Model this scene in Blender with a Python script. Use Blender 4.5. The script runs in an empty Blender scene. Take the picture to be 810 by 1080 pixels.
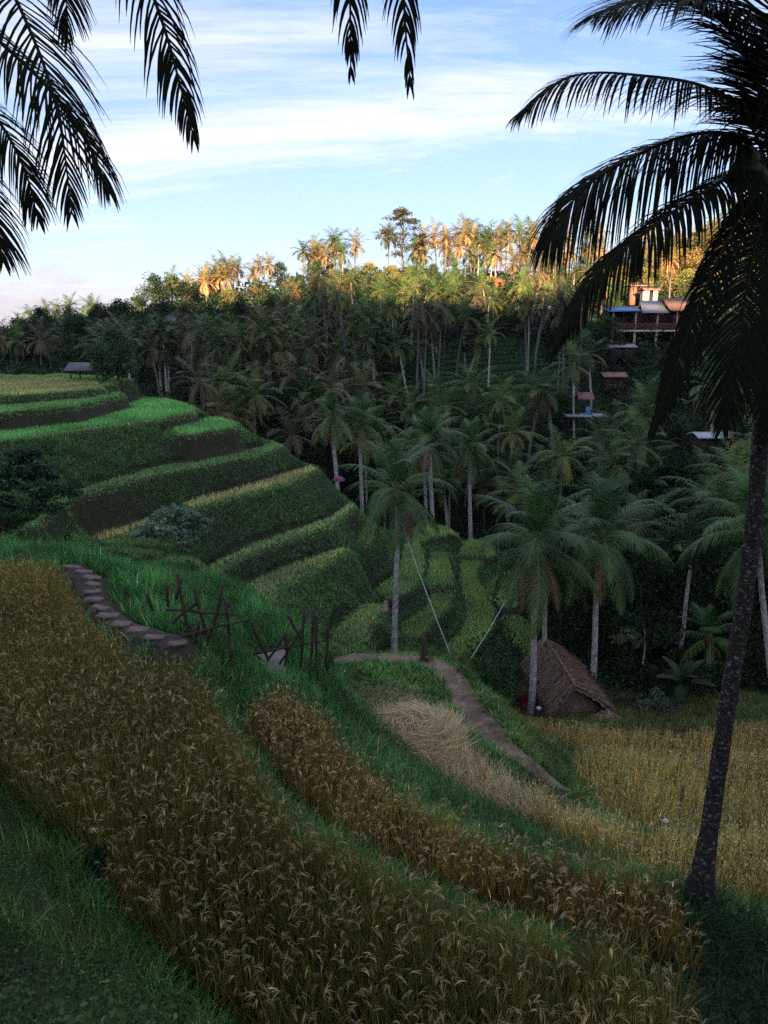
import bpy, math, random
import numpy as np
from mathutils import Vector, Matrix, Quaternion

random.seed(11)
rng = np.random.default_rng(11)
scene = bpy.context.scene
COL = scene.collection
R = math.radians
FPX, PITCH = 780.0, R(-14.0)
CP, SP = math.cos(PITCH), math.sin(PITCH)

# ------------------------------------------------------------------ surveying
def ray(px, py):
    u, v = (px - 405.0) / FPX, (540.0 - py) / FPX
    return np.array([u, CP - v * SP, SP + v * CP])
def at_z(px, py, z):
    d = ray(px, py); return d * (z / d[2])
def at_d(px, py, d):
    r = ray(px, py); return r * (d / r[1])

# ------------------------------------------------------------------ mesh helpers
class MB:
    """collects vertices, faces (quads or tris) and vertex colours; builds ONE mesh object"""
    def __init__(s): s.v, s.f, s.c, s.n = [], [], [], 0
    def add(s, v, f, c=(.5, .5, .5)):
        v = np.asarray(v, float).reshape(-1, 3)
        f = np.asarray(f, np.int64)
        c = np.asarray(c, float)
        if c.ndim == 1: c = np.repeat(c[None, :3], len(v), 0)
        s.v.append(v); s.f.append(f + s.n); s.c.append(c); s.n += len(v)
        return s
    def mesh(s, name, mat, smooth=False):
        me = bpy.data.meshes.new(name)
        v = np.concatenate(s.v)
        loops, starts, tot = [], [], 0
        for f in s.f:
            k = f.shape[1]
            starts.append(np.arange(len(f)) * k + tot)
            loops.append(f.reshape(-1)); tot += f.size
        loops = np.concatenate(loops); starts = np.concatenate(starts)
        me.vertices.add(len(v)); me.vertices.foreach_set('co', v.astype(np.float32).reshape(-1))
        me.loops.add(len(loops)); me.loops.foreach_set('vertex_index', loops.astype(np.int32))
        me.polygons.add(len(starts)); me.polygons.foreach_set('loop_start', starts.astype(np.int32))
        if smooth: me.polygons.foreach_set('use_smooth', np.ones(len(starts), bool))
        me.update(calc_edges=True)
        c = np.concatenate(s.c)
        a = me.attributes.new('Col', 'FLOAT_COLOR', 'POINT')
        a.data.foreach_set('color', np.concatenate([c, np.ones((len(c), 1))], 1).astype(np.float32).reshape(-1))
        me.materials.append(mat) if mat else None
        return me
    def obj(s, name, mat, parent=None, smooth=False):
        return link(name, s.mesh(name, mat, smooth), parent)

def link(name, data, parent=None):
    o = bpy.data.objects.new(name, data); COL.objects.link(o)
    if parent: o.parent = parent
    return o
def tag(o, label=None, cat=None, group=None, kind=None):
    if label: o['label'] = label
    if cat: o['category'] = cat
    if group: o['group'] = group
    if kind: o['kind'] = kind
    return o
def empty(name, loc, label, cat, group=None):
    o = bpy.data.objects.new(name, None); COL.objects.link(o)
    o.location = loc; o.empty_display_size = .3
    return tag(o, label, cat, group)
def copy_tree(root):
    r = root.copy(); COL.objects.link(r)
    for ch in root.children:
        c = ch.copy(); COL.objects.link(c); c.parent = r
        for g in ch.children:
            d = g.copy(); COL.objects.link(d); d.parent = c
    return r

def tube(pts, rad, n=8, cap=True):
    P = np.asarray(pts, float); k = len(P)
    rad = np.broadcast_to(np.asarray(rad, float), (k,))
    T = np.gradient(P, axis=0); T /= np.linalg.norm(T, axis=1)[:, None] + 1e-9
    ref = np.array([0, 0, 1.]) if abs(T[0][2]) < .8 else np.array([0, 1., 0])
    a = np.cross(T, ref); a /= np.linalg.norm(a, axis=1)[:, None] + 1e-9
    b = np.cross(T, a)
    th = np.arange(n) / n * 2 * np.pi
    V = P[:, None] + rad[:, None, None] * (np.cos(th)[None, :, None] * a[:, None] + np.sin(th)[None, :, None] * b[:, None])
    i = np.arange(k - 1)[:, None]; j = np.arange(n)[None]
    F = np.stack([i * n + j, i * n + (j + 1) % n, (i + 1) * n + (j + 1) % n, (i + 1) * n + j], -1).reshape(-1, 4)
    V = V.reshape(-1, 3)
    if cap:
        V = np.concatenate([V, P[:1], P[-1:]])
        q = np.arange(n)
        c0 = np.stack([q, np.full(n, k * n), (q + 1) % n, (q + 1) % n], 1)[:, :3]
        c1 = np.stack([q + (k - 1) * n, (q + 1) % n + (k - 1) * n, np.full(n, k * n + 1)], 1)
        return V, F, np.concatenate([c0, c1])
    return V, F, None
def add_tube(mb, pts, rad, n=8, c=(.3, .3, .3)):
    V, F, T = tube(pts, rad, n)
    base = mb.n; mb.add(V, F, c)
    if T is not None: mb.f.append(T + base)
def box(mb, c, s, col=(.4, .4, .4), rz=0., tilt=None):
    x, y, z = np.array(s) / 2.
    v = np.array([[-x, -y, -z], [x, -y, -z], [x, y, -z], [-x, y, -z], [-x, -y, z], [x, -y, z], [x, y, z], [-x, y, z]])
    if tilt: v = np.array([Matrix.Rotation(tilt[0], 3, tilt[1]) @ Vector(q) for q in v])
    if rz: v = np.array([Matrix.Rotation(rz, 3, 'Z') @ Vector(q) for q in v])
    mb.add(v + np.array(c), [[0, 3, 2, 1], [4, 5, 6, 7], [0, 1, 5, 4], [1, 2, 6, 5], [2, 3, 7, 6], [3, 0, 4, 7]], col)
def slab(mb, a, b, c, d, th, col):
    """a real board: quad a b c d with thickness th along its normal"""
    a, b, c, d = [np.asarray(q, float) for q in (a, b, c, d)]
    n = np.cross(b - a, d - a); n /= np.linalg.norm(n)
    v = np.array([a, b, c, d, a - n * th, b - n * th, c - n * th, d - n * th])
    mb.add(v, [[0, 1, 2, 3], [7, 6, 5, 4], [0, 4, 5, 1], [1, 5, 6, 2], [2, 6, 7, 3], [3, 7, 4, 0]], col)

def nrm(a): return a / (np.linalg.norm(a, axis=-1, keepdims=True) + 1e-9)

def blades(mb, P, az, L, W, lean, curve, nseg, col, tip=None, prof=None):
    """grass-like blades: arched tapering ribbons"""
    N = len(P); P = np.asarray(P, float)
    L, W, lean, curve = [np.broadcast_to(np.asarray(q, float), (N,)) for q in (L, W, lean, curve)]
    d = np.stack([np.cos(az), np.sin(az), np.zeros(N)], 1)
    tw = az + np.pi / 2 + rng.uniform(-.9, .9, N)
    s = np.stack([np.cos(tw), np.sin(tw), np.zeros(N)], 1)
    cur = P.copy(); V = np.empty((N, nseg + 1, 2, 3)); C = np.empty((N, nseg + 1, 2, 3))
    col = np.broadcast_to(np.asarray(col, float), (N, 3)); tip = col if tip is None else np.broadcast_to(np.asarray(tip, float), (N, 3))
    for k in range(nseg + 1):
        t = k / nseg
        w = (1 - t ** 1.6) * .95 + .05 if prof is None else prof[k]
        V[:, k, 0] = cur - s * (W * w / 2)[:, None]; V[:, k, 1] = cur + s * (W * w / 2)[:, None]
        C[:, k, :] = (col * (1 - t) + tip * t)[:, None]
        th = lean + curve * (t + .5 / nseg)
        cur = cur + d * (L / nseg * np.sin(th))[:, None]; cur[:, 2] += L / nseg * np.cos(th)
    i = np.arange(N)[:, None] * (2 * (nseg + 1)); k = np.arange(nseg)[None] * 2
    F = np.stack([i + k, i + k + 1, i + k + 3, i + k + 2], -1).reshape(-1, 4)
    mb.add(V.reshape(-1, 3), F, C.reshape(-1, 3))

def leaves(mb, P, size, col, flat=0., aspect=.5, droop=0.):
    """pointed leaf quads, folded slightly along the midrib"""
    N = len(P); size = np.broadcast_to(np.asarray(size, float), (N,))
    d = nrm(rng.normal(size=(N, 3)) * np.array([1, 1, 1 - flat]) + np.array([0, 0, -droop]))
    n = nrm(rng.normal(size=(N, 3)) * .8 + np.array([0, 0, .4 + flat * 2]))
    s = nrm(np.cross(d, n)); n = np.cross(s, d)
    P = np.asarray(P, float)
    V = np.stack([P, P + d * (size * .45)[:, None] + s * (size * aspect / 2)[:, None] + n * (size * .1)[:, None],
                  P + d * size[:, None], P + d * (size * .45)[:, None] - s * (size * aspect / 2)[:, None] + n * (size * .1)[:, None]], 1)
    col = np.broadcast_to(np.asarray(col, float), (N, 3))
    F = np.arange(N)[:, None] * 4 + np.arange(4)[None]
    mb.add(V.reshape(-1, 3), F, np.repeat(col, 4, 0))

def jit(col, n, amt=.25, hue=.12):
    """natural leaf-to-leaf colour variation"""
    c = np.asarray(col, float)[None] * np.exp(rng.normal(0, amt, (n, 1))) * np.exp(rng.normal(0, hue, (n, 3)))
    return np.clip(c, .004, .8)

# ------------------------------------------------------------------ materials
def mat(name, build):
    m = bpy.data.materials.new(name); m.use_nodes = True
    nt = m.node_tree; nt.nodes.clear()
    out = nt.nodes.new('ShaderNodeOutputMaterial')
    sh = build(nt)
    nt.links.new(sh.outputs[0], out.inputs['Surface'])
    return m
def nd(nt, typ, **kw):
    n = nt.nodes.new(typ)
    for k, v in kw.items():
        if k in n.inputs: n.inputs[k].default_value = v
        else: setattr(n, k, v)
    return n
def noise(nt, scale, detail=4, coord='Object', vec=None, stretch=None):
    tc = nd(nt, 'ShaderNodeTexCoord'); n = nd(nt, 'ShaderNodeTexNoise', Scale=scale, Detail=detail)
    src = tc.outputs[coord]
    if stretch:
        mp = nd(nt, 'ShaderNodeMapping'); mp.inputs['Scale'].default_value = stretch
        nt.links.new(src, mp.inputs[0]); src = mp.outputs[0]
    nt.links.new(src, n.inputs['Vector']); return n
def ramp(nt, src, stops):
    r = nd(nt, 'ShaderNodeValToRGB'); e = r.color_ramp.elements
    while len(e) < len(stops): e.new(.5)
    for q, (p, c) in zip(e, stops): q.position = p; q.color = (*c, 1) if len(c) == 3 else c
    nt.links.new(src, r.inputs[0]); return r
def princ(nt, rough=.7, spec=.3):
    return nd(nt, 'ShaderNodeBsdfPrincipled', Roughness=rough, **{'Specular IOR Level': spec})
def foliage(name, rough=.55, spec=.3, trans=.25, vary=False):
    def b(nt):
        a = nd(nt, 'ShaderNodeAttribute', attribute_name='Col'); src = a.outputs['Color']
        if vary:
            oi = nd(nt, 'ShaderNodeObjectInfo'); vr = ramp(nt, oi.outputs['Random'], [(0, (.55, .58, .6)), (.5, (.95, .95, .9)), (1, (1.5, 1.35, 1.15))])
            mm = nd(nt, 'ShaderNodeMix', data_type='RGBA', blend_type='MULTIPLY'); mm.inputs[0].default_value = 1.; nt.links.new(src, mm.inputs[6]); nt.links.new(vr.outputs[0], mm.inputs[7]); src = mm.outputs[2]
        p = princ(nt, rough, spec); nt.links.new(src, p.inputs['Base Color'])
        if trans <= 0: return p
        t = nd(nt, 'ShaderNodeBsdfTranslucent'); nt.links.new(src, t.inputs[0])
        m = nd(nt, 'ShaderNodeMixShader', Fac=trans)
        nt.links.new(p.outputs[0], m.inputs[1]); nt.links.new(t.outputs[0], m.inputs[2]); return m
    return mat(name, b)
def rough_mat(name, stops, scale=6, rough=.85, bump=.4, stretch=None, spec=.25, detail=6):
    def b(nt):
        n = noise(nt, scale, detail, stretch=stretch); r = ramp(nt, n.outputs[0], stops)
        p = princ(nt, rough, spec); nt.links.new(r.outputs[0], p.inputs['Base Color'])
        bp = nd(nt, 'ShaderNodeBump', Strength=bump, Distance=.05)
        nt.links.new(n.outputs[0], bp.inputs['Height']); nt.links.new(bp.outputs[0], p.inputs['Normal']); return p
    return mat(name, b)

M_RICE = foliage('rice_blades', .6, .25, .25)
M_GRASS = foliage('grass_blades', .6, .18, .3)
M_LEAF = foliage('broad_leaf', .65, .15, .25)
M_PALM = foliage('palm_leaflet', .5, .2, .12, True)
M_PALM_DARK = foliage('palm_leaflet_silhouette', .7, .08, .02)  # leaf material of the fronds whose backlit darkness sits in their colour
M_WOODY = foliage('twig_wood', .85, .15, 0)
M_SOIL = rough_mat('muddy_soil', [(.3, (.022, .018, .012)), (.42, (.05, .037, .022)), (.55, (.03, .04, .018)), (.7, (.035, .06, .024))], 3.5, .9, .8)
M_FLOOR = rough_mat('forest_floor', [(.3, (.012, .016, .009)), (.55, (.022, .034, .014)), (.75, (.03, .03, .016))], .35, .95, .5)
def _path(nt):
    n = noise(nt, 1.8, 8); n2 = noise(nt, 9, 6); n3 = noise(nt, .9, 3)
    r = ramp(nt, n.outputs[0], [(.3, (.12, .078, .05)), (.5, (.215, .15, .105)), (.7, (.32, .245, .19))]); r2_ = ramp(nt, n2.outputs[0], [(.35, (.6, .58, .56)), (.65, (1.15, 1.12, 1.1))])
    m = nd(nt, 'ShaderNodeMix', data_type='RGBA', blend_type='MULTIPLY'); m.inputs[0].default_value = 1.
    nt.links.new(r.outputs[0], m.inputs[6]); nt.links.new(r2_.outputs[0], m.inputs[7])
    p = princ(nt, .7, .3); nt.links.new(m.outputs[2], p.inputs['Base Color'])
    rr = ramp(nt, n3.outputs[0], [(.36, (.18, .18, .18)), (.46, (.8, .8, .8))]); nt.links.new(rr.outputs[0], p.inputs['Roughness'])
    b = nd(nt, 'ShaderNodeBump', Strength=.5, Distance=.05); nt.links.new(n2.outputs[0], b.inputs['Height']); nt.links.new(b.outputs[0], p.inputs['Normal']); return p
M_PATH = mat('packed_dirt', _path)
M_STONE = rough_mat('paving_stone', [(.3, (.12, .088, .07)), (.6, (.22, .168, .14)), (.8, (.32, .265, .23))], 5, .8, .3)
M_BAMBOO = rough_mat('weathered_bamboo', [(.3, (.035, .026, .02)), (.6, (.07, .05, .04)), (.8, (.12, .095, .08))], 4, .7, .3)
M_PLANK = rough_mat('grey_plank', [(.3, (.16, .135, .125)), (.7, (.26, .225, .21))], 4, .8, .3)
M_THATCH = rough_mat('alang_thatch', [(.25, (.14, .088, .062)), (.5, (.25, .165, .12)), (.75, (.38, .265, .2))], 5, .95, .8, stretch=(1, 1, 1))
def _trunk(nt):
    n1 = noise(nt, 9, 6, stretch=(1, 1, .5)); n2 = noise(nt, 2.2, 3)
    tc = nd(nt, 'ShaderNodeTexCoord'); w = nd(nt, 'ShaderNodeTexWave', Scale=1.0, Distortion=2.5, Detail=2)
    w.bands_direction = 'Z'; mp = nd(nt, 'ShaderNodeMapping'); mp.inputs['Scale'].default_value = (1, 1, 14)
    nt.links.new(tc.outputs['Object'], mp.inputs[0]); nt.links.new(mp.outputs[0], w.inputs['Vector'])
    mx = nd(nt, 'ShaderNodeMath', operation='ADD'); nt.links.new(n1.outputs[0], mx.inputs[0])
    mz = nd(nt, 'ShaderNodeMath', operation='MULTIPLY'); mz.inputs[1].default_value = .25
    nt.links.new(w.outputs['Fac'], mz.inputs[0]); nt.links.new(mz.outputs[0], mx.inputs[1])
    r = ramp(nt, mx.outputs[0], [(.40, (.15, .14, .125)), (.60, (.42, .40, .375)), (.85, (.66, .65, .63))])
    p = princ(nt, .85, .2); nt.links.new(r.outputs[0], p.inputs['Base Color'])
    b = nd(nt, 'ShaderNodeBump', Strength=.4, Distance=.03); nt.links.new(mx.outputs[0], b.inputs['Height']); nt.links.new(b.outputs[0], p.inputs['Normal'])
    return p
M_TRUNK = mat('pale_palm_trunk', _trunk)
def _trunkd(nt):
    n1 = noise(nt, 19, 8, stretch=(1, 1, 1.3)); n2 = noise(nt, 55, 4)
    mx = nd(nt, 'ShaderNodeMath', operation='MULTIPLY_ADD'); nt.links.new(n2.outputs[0], mx.inputs[0]); mx.inputs[1].default_value = .35
    nt.links.new(n1.outputs[0], mx.inputs[2])
    r = ramp(nt, mx.outputs[0], [(.42, (.015, .012, .010)), (.70, (.03, .026, .022)), (.79, (.07, .068, .066)), (.88, (.22, .22, .22))])
    p = princ(nt, .85, .2); nt.links.new(r.outputs[0], p.inputs['Base Color'])
    b = nd(nt, 'ShaderNodeBump', Strength=.9, Distance=.03); nt.links.new(mx.outputs[0], b.inputs['Height']); nt.links.new(b.outputs[0], p.inputs['Normal'])
    return p
M_TRUNK_DARK = mat('lichen_spotted_trunk', _trunkd)
M_TRUNK_GREY = rough_mat('grey_palm_trunk', [(.3, (.09, .082, .075)), (.7, (.2, .185, .17))], 5, .9, .4, stretch=(1, 1, .3))
M_BARK = rough_mat('tree_bark', [(.3, (.04, .035, .03)), (.7, (.12, .11, .1))], 5, .9, .5, stretch=(1, 1, .3))
def plain(name, col, rough=.6, spec=.3, var=.25, scale=3):
    c = np.array(col)
    return rough_mat(name, [(.3, tuple(c * (1 - var))), (.7, tuple(np.minimum(c * (1 + var), .85)))], scale, rough, .15, spec=spec)
M_NUT = plain('coconut_husk', (.03, .035, .015), .5)
M_ROPE = plain('white_rope', (.55, .53, .5), .7)
M_GREYROOF = plain('grey_sheet_roof', (.3, .3, .33), .6)
M_WALLD = plain('dark_timber_wall', (.03, .022, .02), .8)

# ------------------------------------------------------------------ terrain
ctrl = []
def cp(px, d, z): ctrl.append(((px - 405) / FPX * (d * 1.03), d, z))
for a in [(480, 60, -19), (480, 72, -22), (600, 52, -20), (700, 48, -18), (830, 42, -16), (600, 70, -21), (700, 68, -17), (820, 68, -13),
          (500, 95, -9.5), (500, 120, -2.5), (500, 150, 4), (500, 175, 8), (500, 235, 2), (600, 95, -9), (590, 120, -2.5), (600, 150, 4), (610, 180, 9),
          (400, 80, -16), (400, 100, -9), (400, 130, -1), (400, 172, 8.5),
          (300, 85, -12), (300, 120, -4), (300, 165, 6), (300, 235, 2), (200, 75, -13), (330, 70, -17), (200, 120, -6), (200, 170, 1.5), (100, 75, -10), (100, 120, -8),
          (100, 180, -6), (100, 260, -8), (-20, 120, -8), (-20, 200, -8), (-100, 90, -6),
          (690, 80, -12), (690, 105, -2.4), (690, 130, 3.5), (700, 155, 9), (740, 185, 22), (830, 185, 28), (690, 190, 17), (640, 190, 11), (800, 105, -2), (800, 130, 6), (830, 85, -9), (740, 235, 20), (950, 150, 25), (950, 90, 0)]: cp(*a)
ctrl += [(34, 10, -9), (34, 24, -14), (34, 45, -15), (60, 40, -9), (110, 40, 4), (110, 0, 2), (-44, 4, -3), (-44, 22, -5.5), (-44, 40, -2.5), (-44, 60, -4), (-90, 30, 0), (-90, 60, -4),
         (0, -3.2, -1.7), (-10, -5, -1.2), (12, -5, -2.4), (34, -5, -5), (-40, -6, -1.5), (0, -20, 2.5), (0, -60, 16), (-60, -60, 16), (60, -60, 16), (-40, -20, 2), (40, -20, 2)]
for x in (-420, -280, -160, -80, 0, 80, 160, 280, 420):
    hb = 49 if x < -70 else 40  # unseen hill behind the camera, height shaped to cast the valley's shade
    ctrl += [(x, -150, hb), (x, -210, hb - 3), (x, -420, 30), (x, 420, -12)]
    if abs(x) > 100: ctrl += [(x, -60, 15), (x, 300, -6 if x < 0 else 6), (x, 60, 4 if x > 0 else -4), (x, 170, 16 if x > 0 else -8)]
K = np.array(ctrl)
def tps(r2): return np.where(r2 > 0, .5 * r2 * np.log(np.maximum(r2, 1e-9)), 0)
SC = 100.
kx = K[:, :2] / SC
A_ = tps(((kx[:, None] - kx[None]) ** 2).sum(-1)) + np.eye(len(K)) * 2e-4
B_ = np.concatenate([np.ones((len(K), 1)), kx], 1)
W_ = np.linalg.solve(np.block([[A_, B_], [B_.T, np.zeros((3, 3))]]), np.concatenate([K[:, 2], np.zeros(3)]))
def h_far(x, y):
    x = np.clip(np.asarray(x, float).ravel(), -420, 420); y = np.clip(np.asarray(y, float).ravel(), -420, 420)
    out = np.empty(len(x))
    for s in range(0, len(x), 20000):
        q = np.stack([x[s:s + 20000], y[s:s + 20000]], 1) / SC
        out[s:s + 20000] = tps(((q[:, None] - kx[None]) ** 2).sum(-1)) @ W_[:len(K)] + W_[len(K)] + q @ W_[len(K) + 1:]
    xx, yy = x, y
    return out + .35 * np.sin(xx * .31 + 1.3 * np.sin(yy * .17)) * np.sin(yy * .27 + xx * .05) * np.clip((yy - 70) / 20, 0, 1)

# terraces: name -> (ground z, height of what grows on it, pixel outline surveyed at the top of the growth)
TER = {}
def terrace(name, z, grow, pts): TER[name] = (z, grow, np.array([at_z(x, y, z + grow)[:2] for x, y in pts]))
terrace('near', -6.25, .75, [(-90, 583), (0, 586), (58, 592), (74, 618), (92, 645), (140, 684), (195, 694), (235, 735), (250, 767), (310, 840), (400, 895), (480, 925), (560, 950), (640, 970), (715, 1013), (745, 1090), (760, 1250), (420, 1250), (292, 1080), (222, 1018), (170, 968), (118, 928), (92, 868), (42, 832), (0, 792), (-90, 715)])
terrace('path_stones', -5.75, 0, [(62, 592), (85, 590), (110, 606), (112, 628), (135, 648), (165, 660), (205, 671), (203, 684), (165, 680), (125, 665), (98, 645), (84, 622)])
terrace('green', -6.1, .4, [(-90, 562), (0, 564), (60, 569), (120, 583), (180, 602), (212, 625), (235, 650), (205, 664), (150, 652), (118, 622), (106, 600), (62, 584), (0, 582), (-90, 580)])
terrace('green_low', -7.4, .1, [(215, 603), (250, 612), (285, 645), (318, 692), (345, 700), (330, 715), (285, 715), (262, 680), (238, 640)])
terrace('second', -7.3, .7, [(272, 724), (300, 714), (335, 732), (375, 787), (450, 830), (520, 864), (600, 887), (680, 907), (760, 930), (850, 950), (850, 1012), (720, 990), (640, 957), (560, 933), (480, 908), (400, 877), (310, 818), (258, 755)])
terrace('hay', -9.35, .35, [(370, 724), (398, 714), (436, 718), (453, 732), (469, 749), (486, 777), (510, 799), (552, 823), (596, 850), (640, 866), (640, 882), (600, 872), (540, 852), (480, 824), (420, 776), (385, 738)])
PATH_A = [(326, 708), (390, 696), (450, 704), (467, 722), (481, 745), (498, 772), (521, 792), (560, 815), (603, 841)]
PATH_B = [(331, 697), (388, 687), (440, 689), (476, 699), (493, 722), (506, 745), (524, 768), (541, 787), (571, 809), (612, 838)]
terrace('path', -9.3, 0, PATH_A + PATH_B[::-1])
terrace('bund', -9.1, 0.1, [(388, 686), (440, 687), (478, 697), (508, 740), (542, 783), (573, 806), (614, 836), (622, 832), (580, 800), (545, 772), (520, 738), (488, 695), (445, 683), (388, 684)])
terrace('gold_a', -9.2, .55, [(606, 850), (640, 856), (700, 860), (860, 864), (900, 940), (760, 932), (690, 908), (630, 884), (590, 872), (575, 858)])
terrace('gold_b', -12, .55, [(600, 796), (628, 834), (620, 870), (640, 900), (900, 900), (900, 790), (700, 786), (620, 782)])
terrace('gold_c', -15.5, .5, [(552, 752), (600, 757), (660, 766), (720, 768), (780, 757), (900, 750), (900, 820), (700, 820), (640, 818), (600, 812), (575, 795), (552, 772)])
terrace('hut_yard', -16.9, 0, [(545, 742), (570, 738), (600, 735), (660, 738), (700, 742), (700, 752), (600, 750), (550, 748)])
terrace('s_top', -3.7, .3, [(-90, 399), (0, 397), (60, 396), (108, 400), (112, 405), (60, 409), (0, 413), (-90, 416)])
terrace('s_two', -4.2, .2, [(-90, 427), (0, 424), (80, 418), (128, 409), (134, 413), (80, 425), (0, 432), (-90, 438)])
terrace('s_bright', -5.15, .3, [(-90, 452), (0, 448), (67, 443), (120, 428), (150, 416), (180, 417), (203, 423), (207, 430), (167, 437), (83, 448), (0, 458), (-90, 464)])
terrace('s_bright_low', -5.8, .25, [(175, 449), (213, 438), (235, 437), (247, 441), (250, 447), (200, 455)])
terrace('s_five', -7.3, .2, [(22, 548), (73, 516), (160, 490), (210, 481), (267, 470), (292, 463), (299, 467), (270, 478), (205, 489), (160, 497), (76, 523), (34, 552)])
terrace('s_pale', -8.7, .3, [(187, 527), (205, 520), (267, 505), (320, 488), (333, 486), (336, 491), (305, 504), (267, 515), (200, 532)])
terrace('s_pale_left', -9.2, .3, [(80, 568), (97, 558), (150, 543), (187, 536), (191, 541), (160, 550), (105, 566)])
terrace('s_seven', -10.9, .3, [(212, 594), (250, 574), (290, 559), (343, 542), (360, 530), (374, 524), (378, 530), (350, 550), (295, 568), (250, 586), (222, 602)])
terrace('s_eight', -12, .3, [(243, 618), (275, 602), (300, 592), (340, 578), (362, 572), (374, 575), (342, 590), (302, 612), (270, 636)])
terrace('s_nine', -13.8, .3, [(343, 668), (360, 650), (380, 632), (405, 628), (404, 640), (388, 666), (365, 682), (350, 680)])
terrace('s_knoll', -12.6, .3, [(370, 567), (390, 545), (398, 551), (386, 574)])
terrace('dirt_track', -14.9, 0, [(404, 634), (411, 630), (406, 655), (384, 690), (366, 692), (390, 664)])
terrace('v_a', -14.8, .3, [(440, 568), (476, 560), (484, 562), (470, 553), (448, 546), (432, 558), (424, 600), (393, 620), (420, 626), (441, 612), (446, 590)])
terrace('v_b', -15.1, .3, [(459, 579), (470, 581), (474, 600), (475, 614), (454, 617), (451, 600)])
terrace('v_c', -15.4, .3, [(460, 619), (476, 619), (471, 636), (441, 668), (428, 666), (429, 653), (454, 637)])
terrace('v_d', -15.9, .3, [(488, 588), (508, 588), (499, 602), (518, 639), (518, 658), (483, 692), (474, 692), (476, 676), (493, 658), (496, 641), (488, 614)])
terrace('v_e', -15.6, .3, [(488, 569), (505, 567), (518, 571), (520, 583), (488, 585)])
terrace('v_f', -16.4, .3, [(513, 614), (535, 600), (548, 603), (542, 640), (522, 634)])
terrace('v_g', -16.8, .3, [(532, 640), (557, 652), (560, 690), (535, 668)])

DX = .15
GX = np.arange(-42, 34 + 1e-6, DX); GY = np.arange(-4, 68 + 1e-6, DX)
NX, NY = len(GX), len(GY)
XX, YY = np.meshgrid(GX, GY)
def inside(poly, x, y):
    c = np.zeros(x.shape, bool); j = len(poly) - 1
    for i in range(len(poly)):
        xi, yi = poly[i]; xj, yj = poly[j]
        t = (yi > y) != (yj > y)
        c ^= t & (x < (xj - xi) * (y - yi) / (yj - yi + 1e-12) + xi); j = i
    return c
HV = np.zeros((NY, NX)); FIX = np.zeros((NY, NX), bool); TID = np.full((NY, NX), -1)
names = list(TER)
for k, nme in enumerate(names):
    z, g, poly = TER[nme]
    i0, i1 = np.searchsorted(GX, [poly[:, 0].min(), poly[:, 0].max()]); j0, j1 = np.searchsorted(GY, [poly[:, 1].min(), poly[:, 1].max()])
    sl = (slice(j0, j1 + 1), slice(i0, i1 + 1))
    m = inside(poly, XX[sl], YY[sl]) & ~FIX[sl]
    HV[sl][m] = z; FIX[sl][m] = True; TID[sl][m] = k
VID = [k for k, n_ in enumerate(names) if n_[:2] == 'v_']
for _ in range(2):
    p = np.pad(TID, 1, constant_values=-1)
    for q in (p[:-2, 1:-1], p[2:, 1:-1], p[1:-1, :-2], p[1:-1, 2:]):
        g = (TID < 0) & np.isin(q, VID); TID[g] = q[g]
for k in VID: HV[TID == k] = TER[names[k]][0]; FIX |= TID == k
hf = h_far(XX, YY).reshape(NY, NX)
edge = np.zeros_like(FIX); edge[:3] = edge[-3:] = True; edge[:, :3] = edge[:, -3:] = True
edge &= ~FIX
HV[edge] = hf[edge]; FIX |= edge
def anchor(x, y, z, r=1.):
    m = ((XX - x) ** 2 + (YY - y) ** 2 < r * r) & ~FIX
    HV[m] = z; FIX[m] = True
# ledge the photographer stands on and the weedy bank below it
for x, y, z in [(-3.5, 3.0, -2.6), (-6.5, 6.0, -3.4), (-9.5, 9.5, -4.0), (-1.0, 1.2, -2.2), (1.5, -1.5, -2), (-12, 12, -4.6), (-14, 6, -2.5), (-5, 0, -1.7)]: anchor(x, y, z, .7)
# foot of the steps of the hillside hidden behind the near field, and the palm's foot in the hollow
for px, d, z in [(100, 26, -10.5), (186, 27, -8.9), (0, 25, -9.5), (300, 26, -12.5), (418, 32, -15.0), (470, 28, -14.5), (540, 30, -17.5), (700, 36, -18.5), (800, 36, -17), (620, 40, -20), (560, 44, -20.5), (430, 58, -19)]:
    anchor((px - 405) / FPX * d * 1.05, d, z, 1.0)
for px, d in [(70, 54), (95, 54), (120, 53), (140, 52), (100, 57), (60, 58), (20, 58), (130, 49)]: anchor((px - 405) / FPX * d * 1.0, d, -3.75, 2.2)
for px, d, z in [(20, 29, -8.3), (45, 29, -8.5)]: anchor((px - 405) / FPX * d * 1.03, d, z, 1.2)
Z = np.where(FIX, HV, hf)
for st, it in ((8, 500), (4, 350), (2, 250), (1, 160)):
    m = FIX[::st, ::st]; v = HV[::st, ::st]; z = Z[::st, ::st].copy(); z[m] = v[m]
    for _ in range(it):
        p = np.pad(z, 1, mode='edge')
        z = np.where(m, v, .25 * (p[:-2, 1:-1] + p[2:, 1:-1] + p[1:-1, :-2] + p[1:-1, 2:]))
    if st > 1:
        jj = np.minimum(np.arange(NY) / st, z.shape[0] - 1.001); ii = np.minimum(np.arange(NX) / st, z.shape[1] - 1.001)
        j0 = jj.astype(int); i0 = ii.astype(int); fj = (jj - j0)[:, None]; fi = (ii - i0)[None]
        j1 = np.minimum(j0 + 1, z.shape[0] - 1); i1 = np.minimum(i0 + 1, z.shape[1] - 1)
        Z = (z[j0][:, i0] * (1 - fi) + z[j0][:, i1] * fi) * (1 - fj) + (z[j1][:, i0] * (1 - fi) + z[j1][:, i1] * fi) * fj
    else: Z = z
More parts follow.
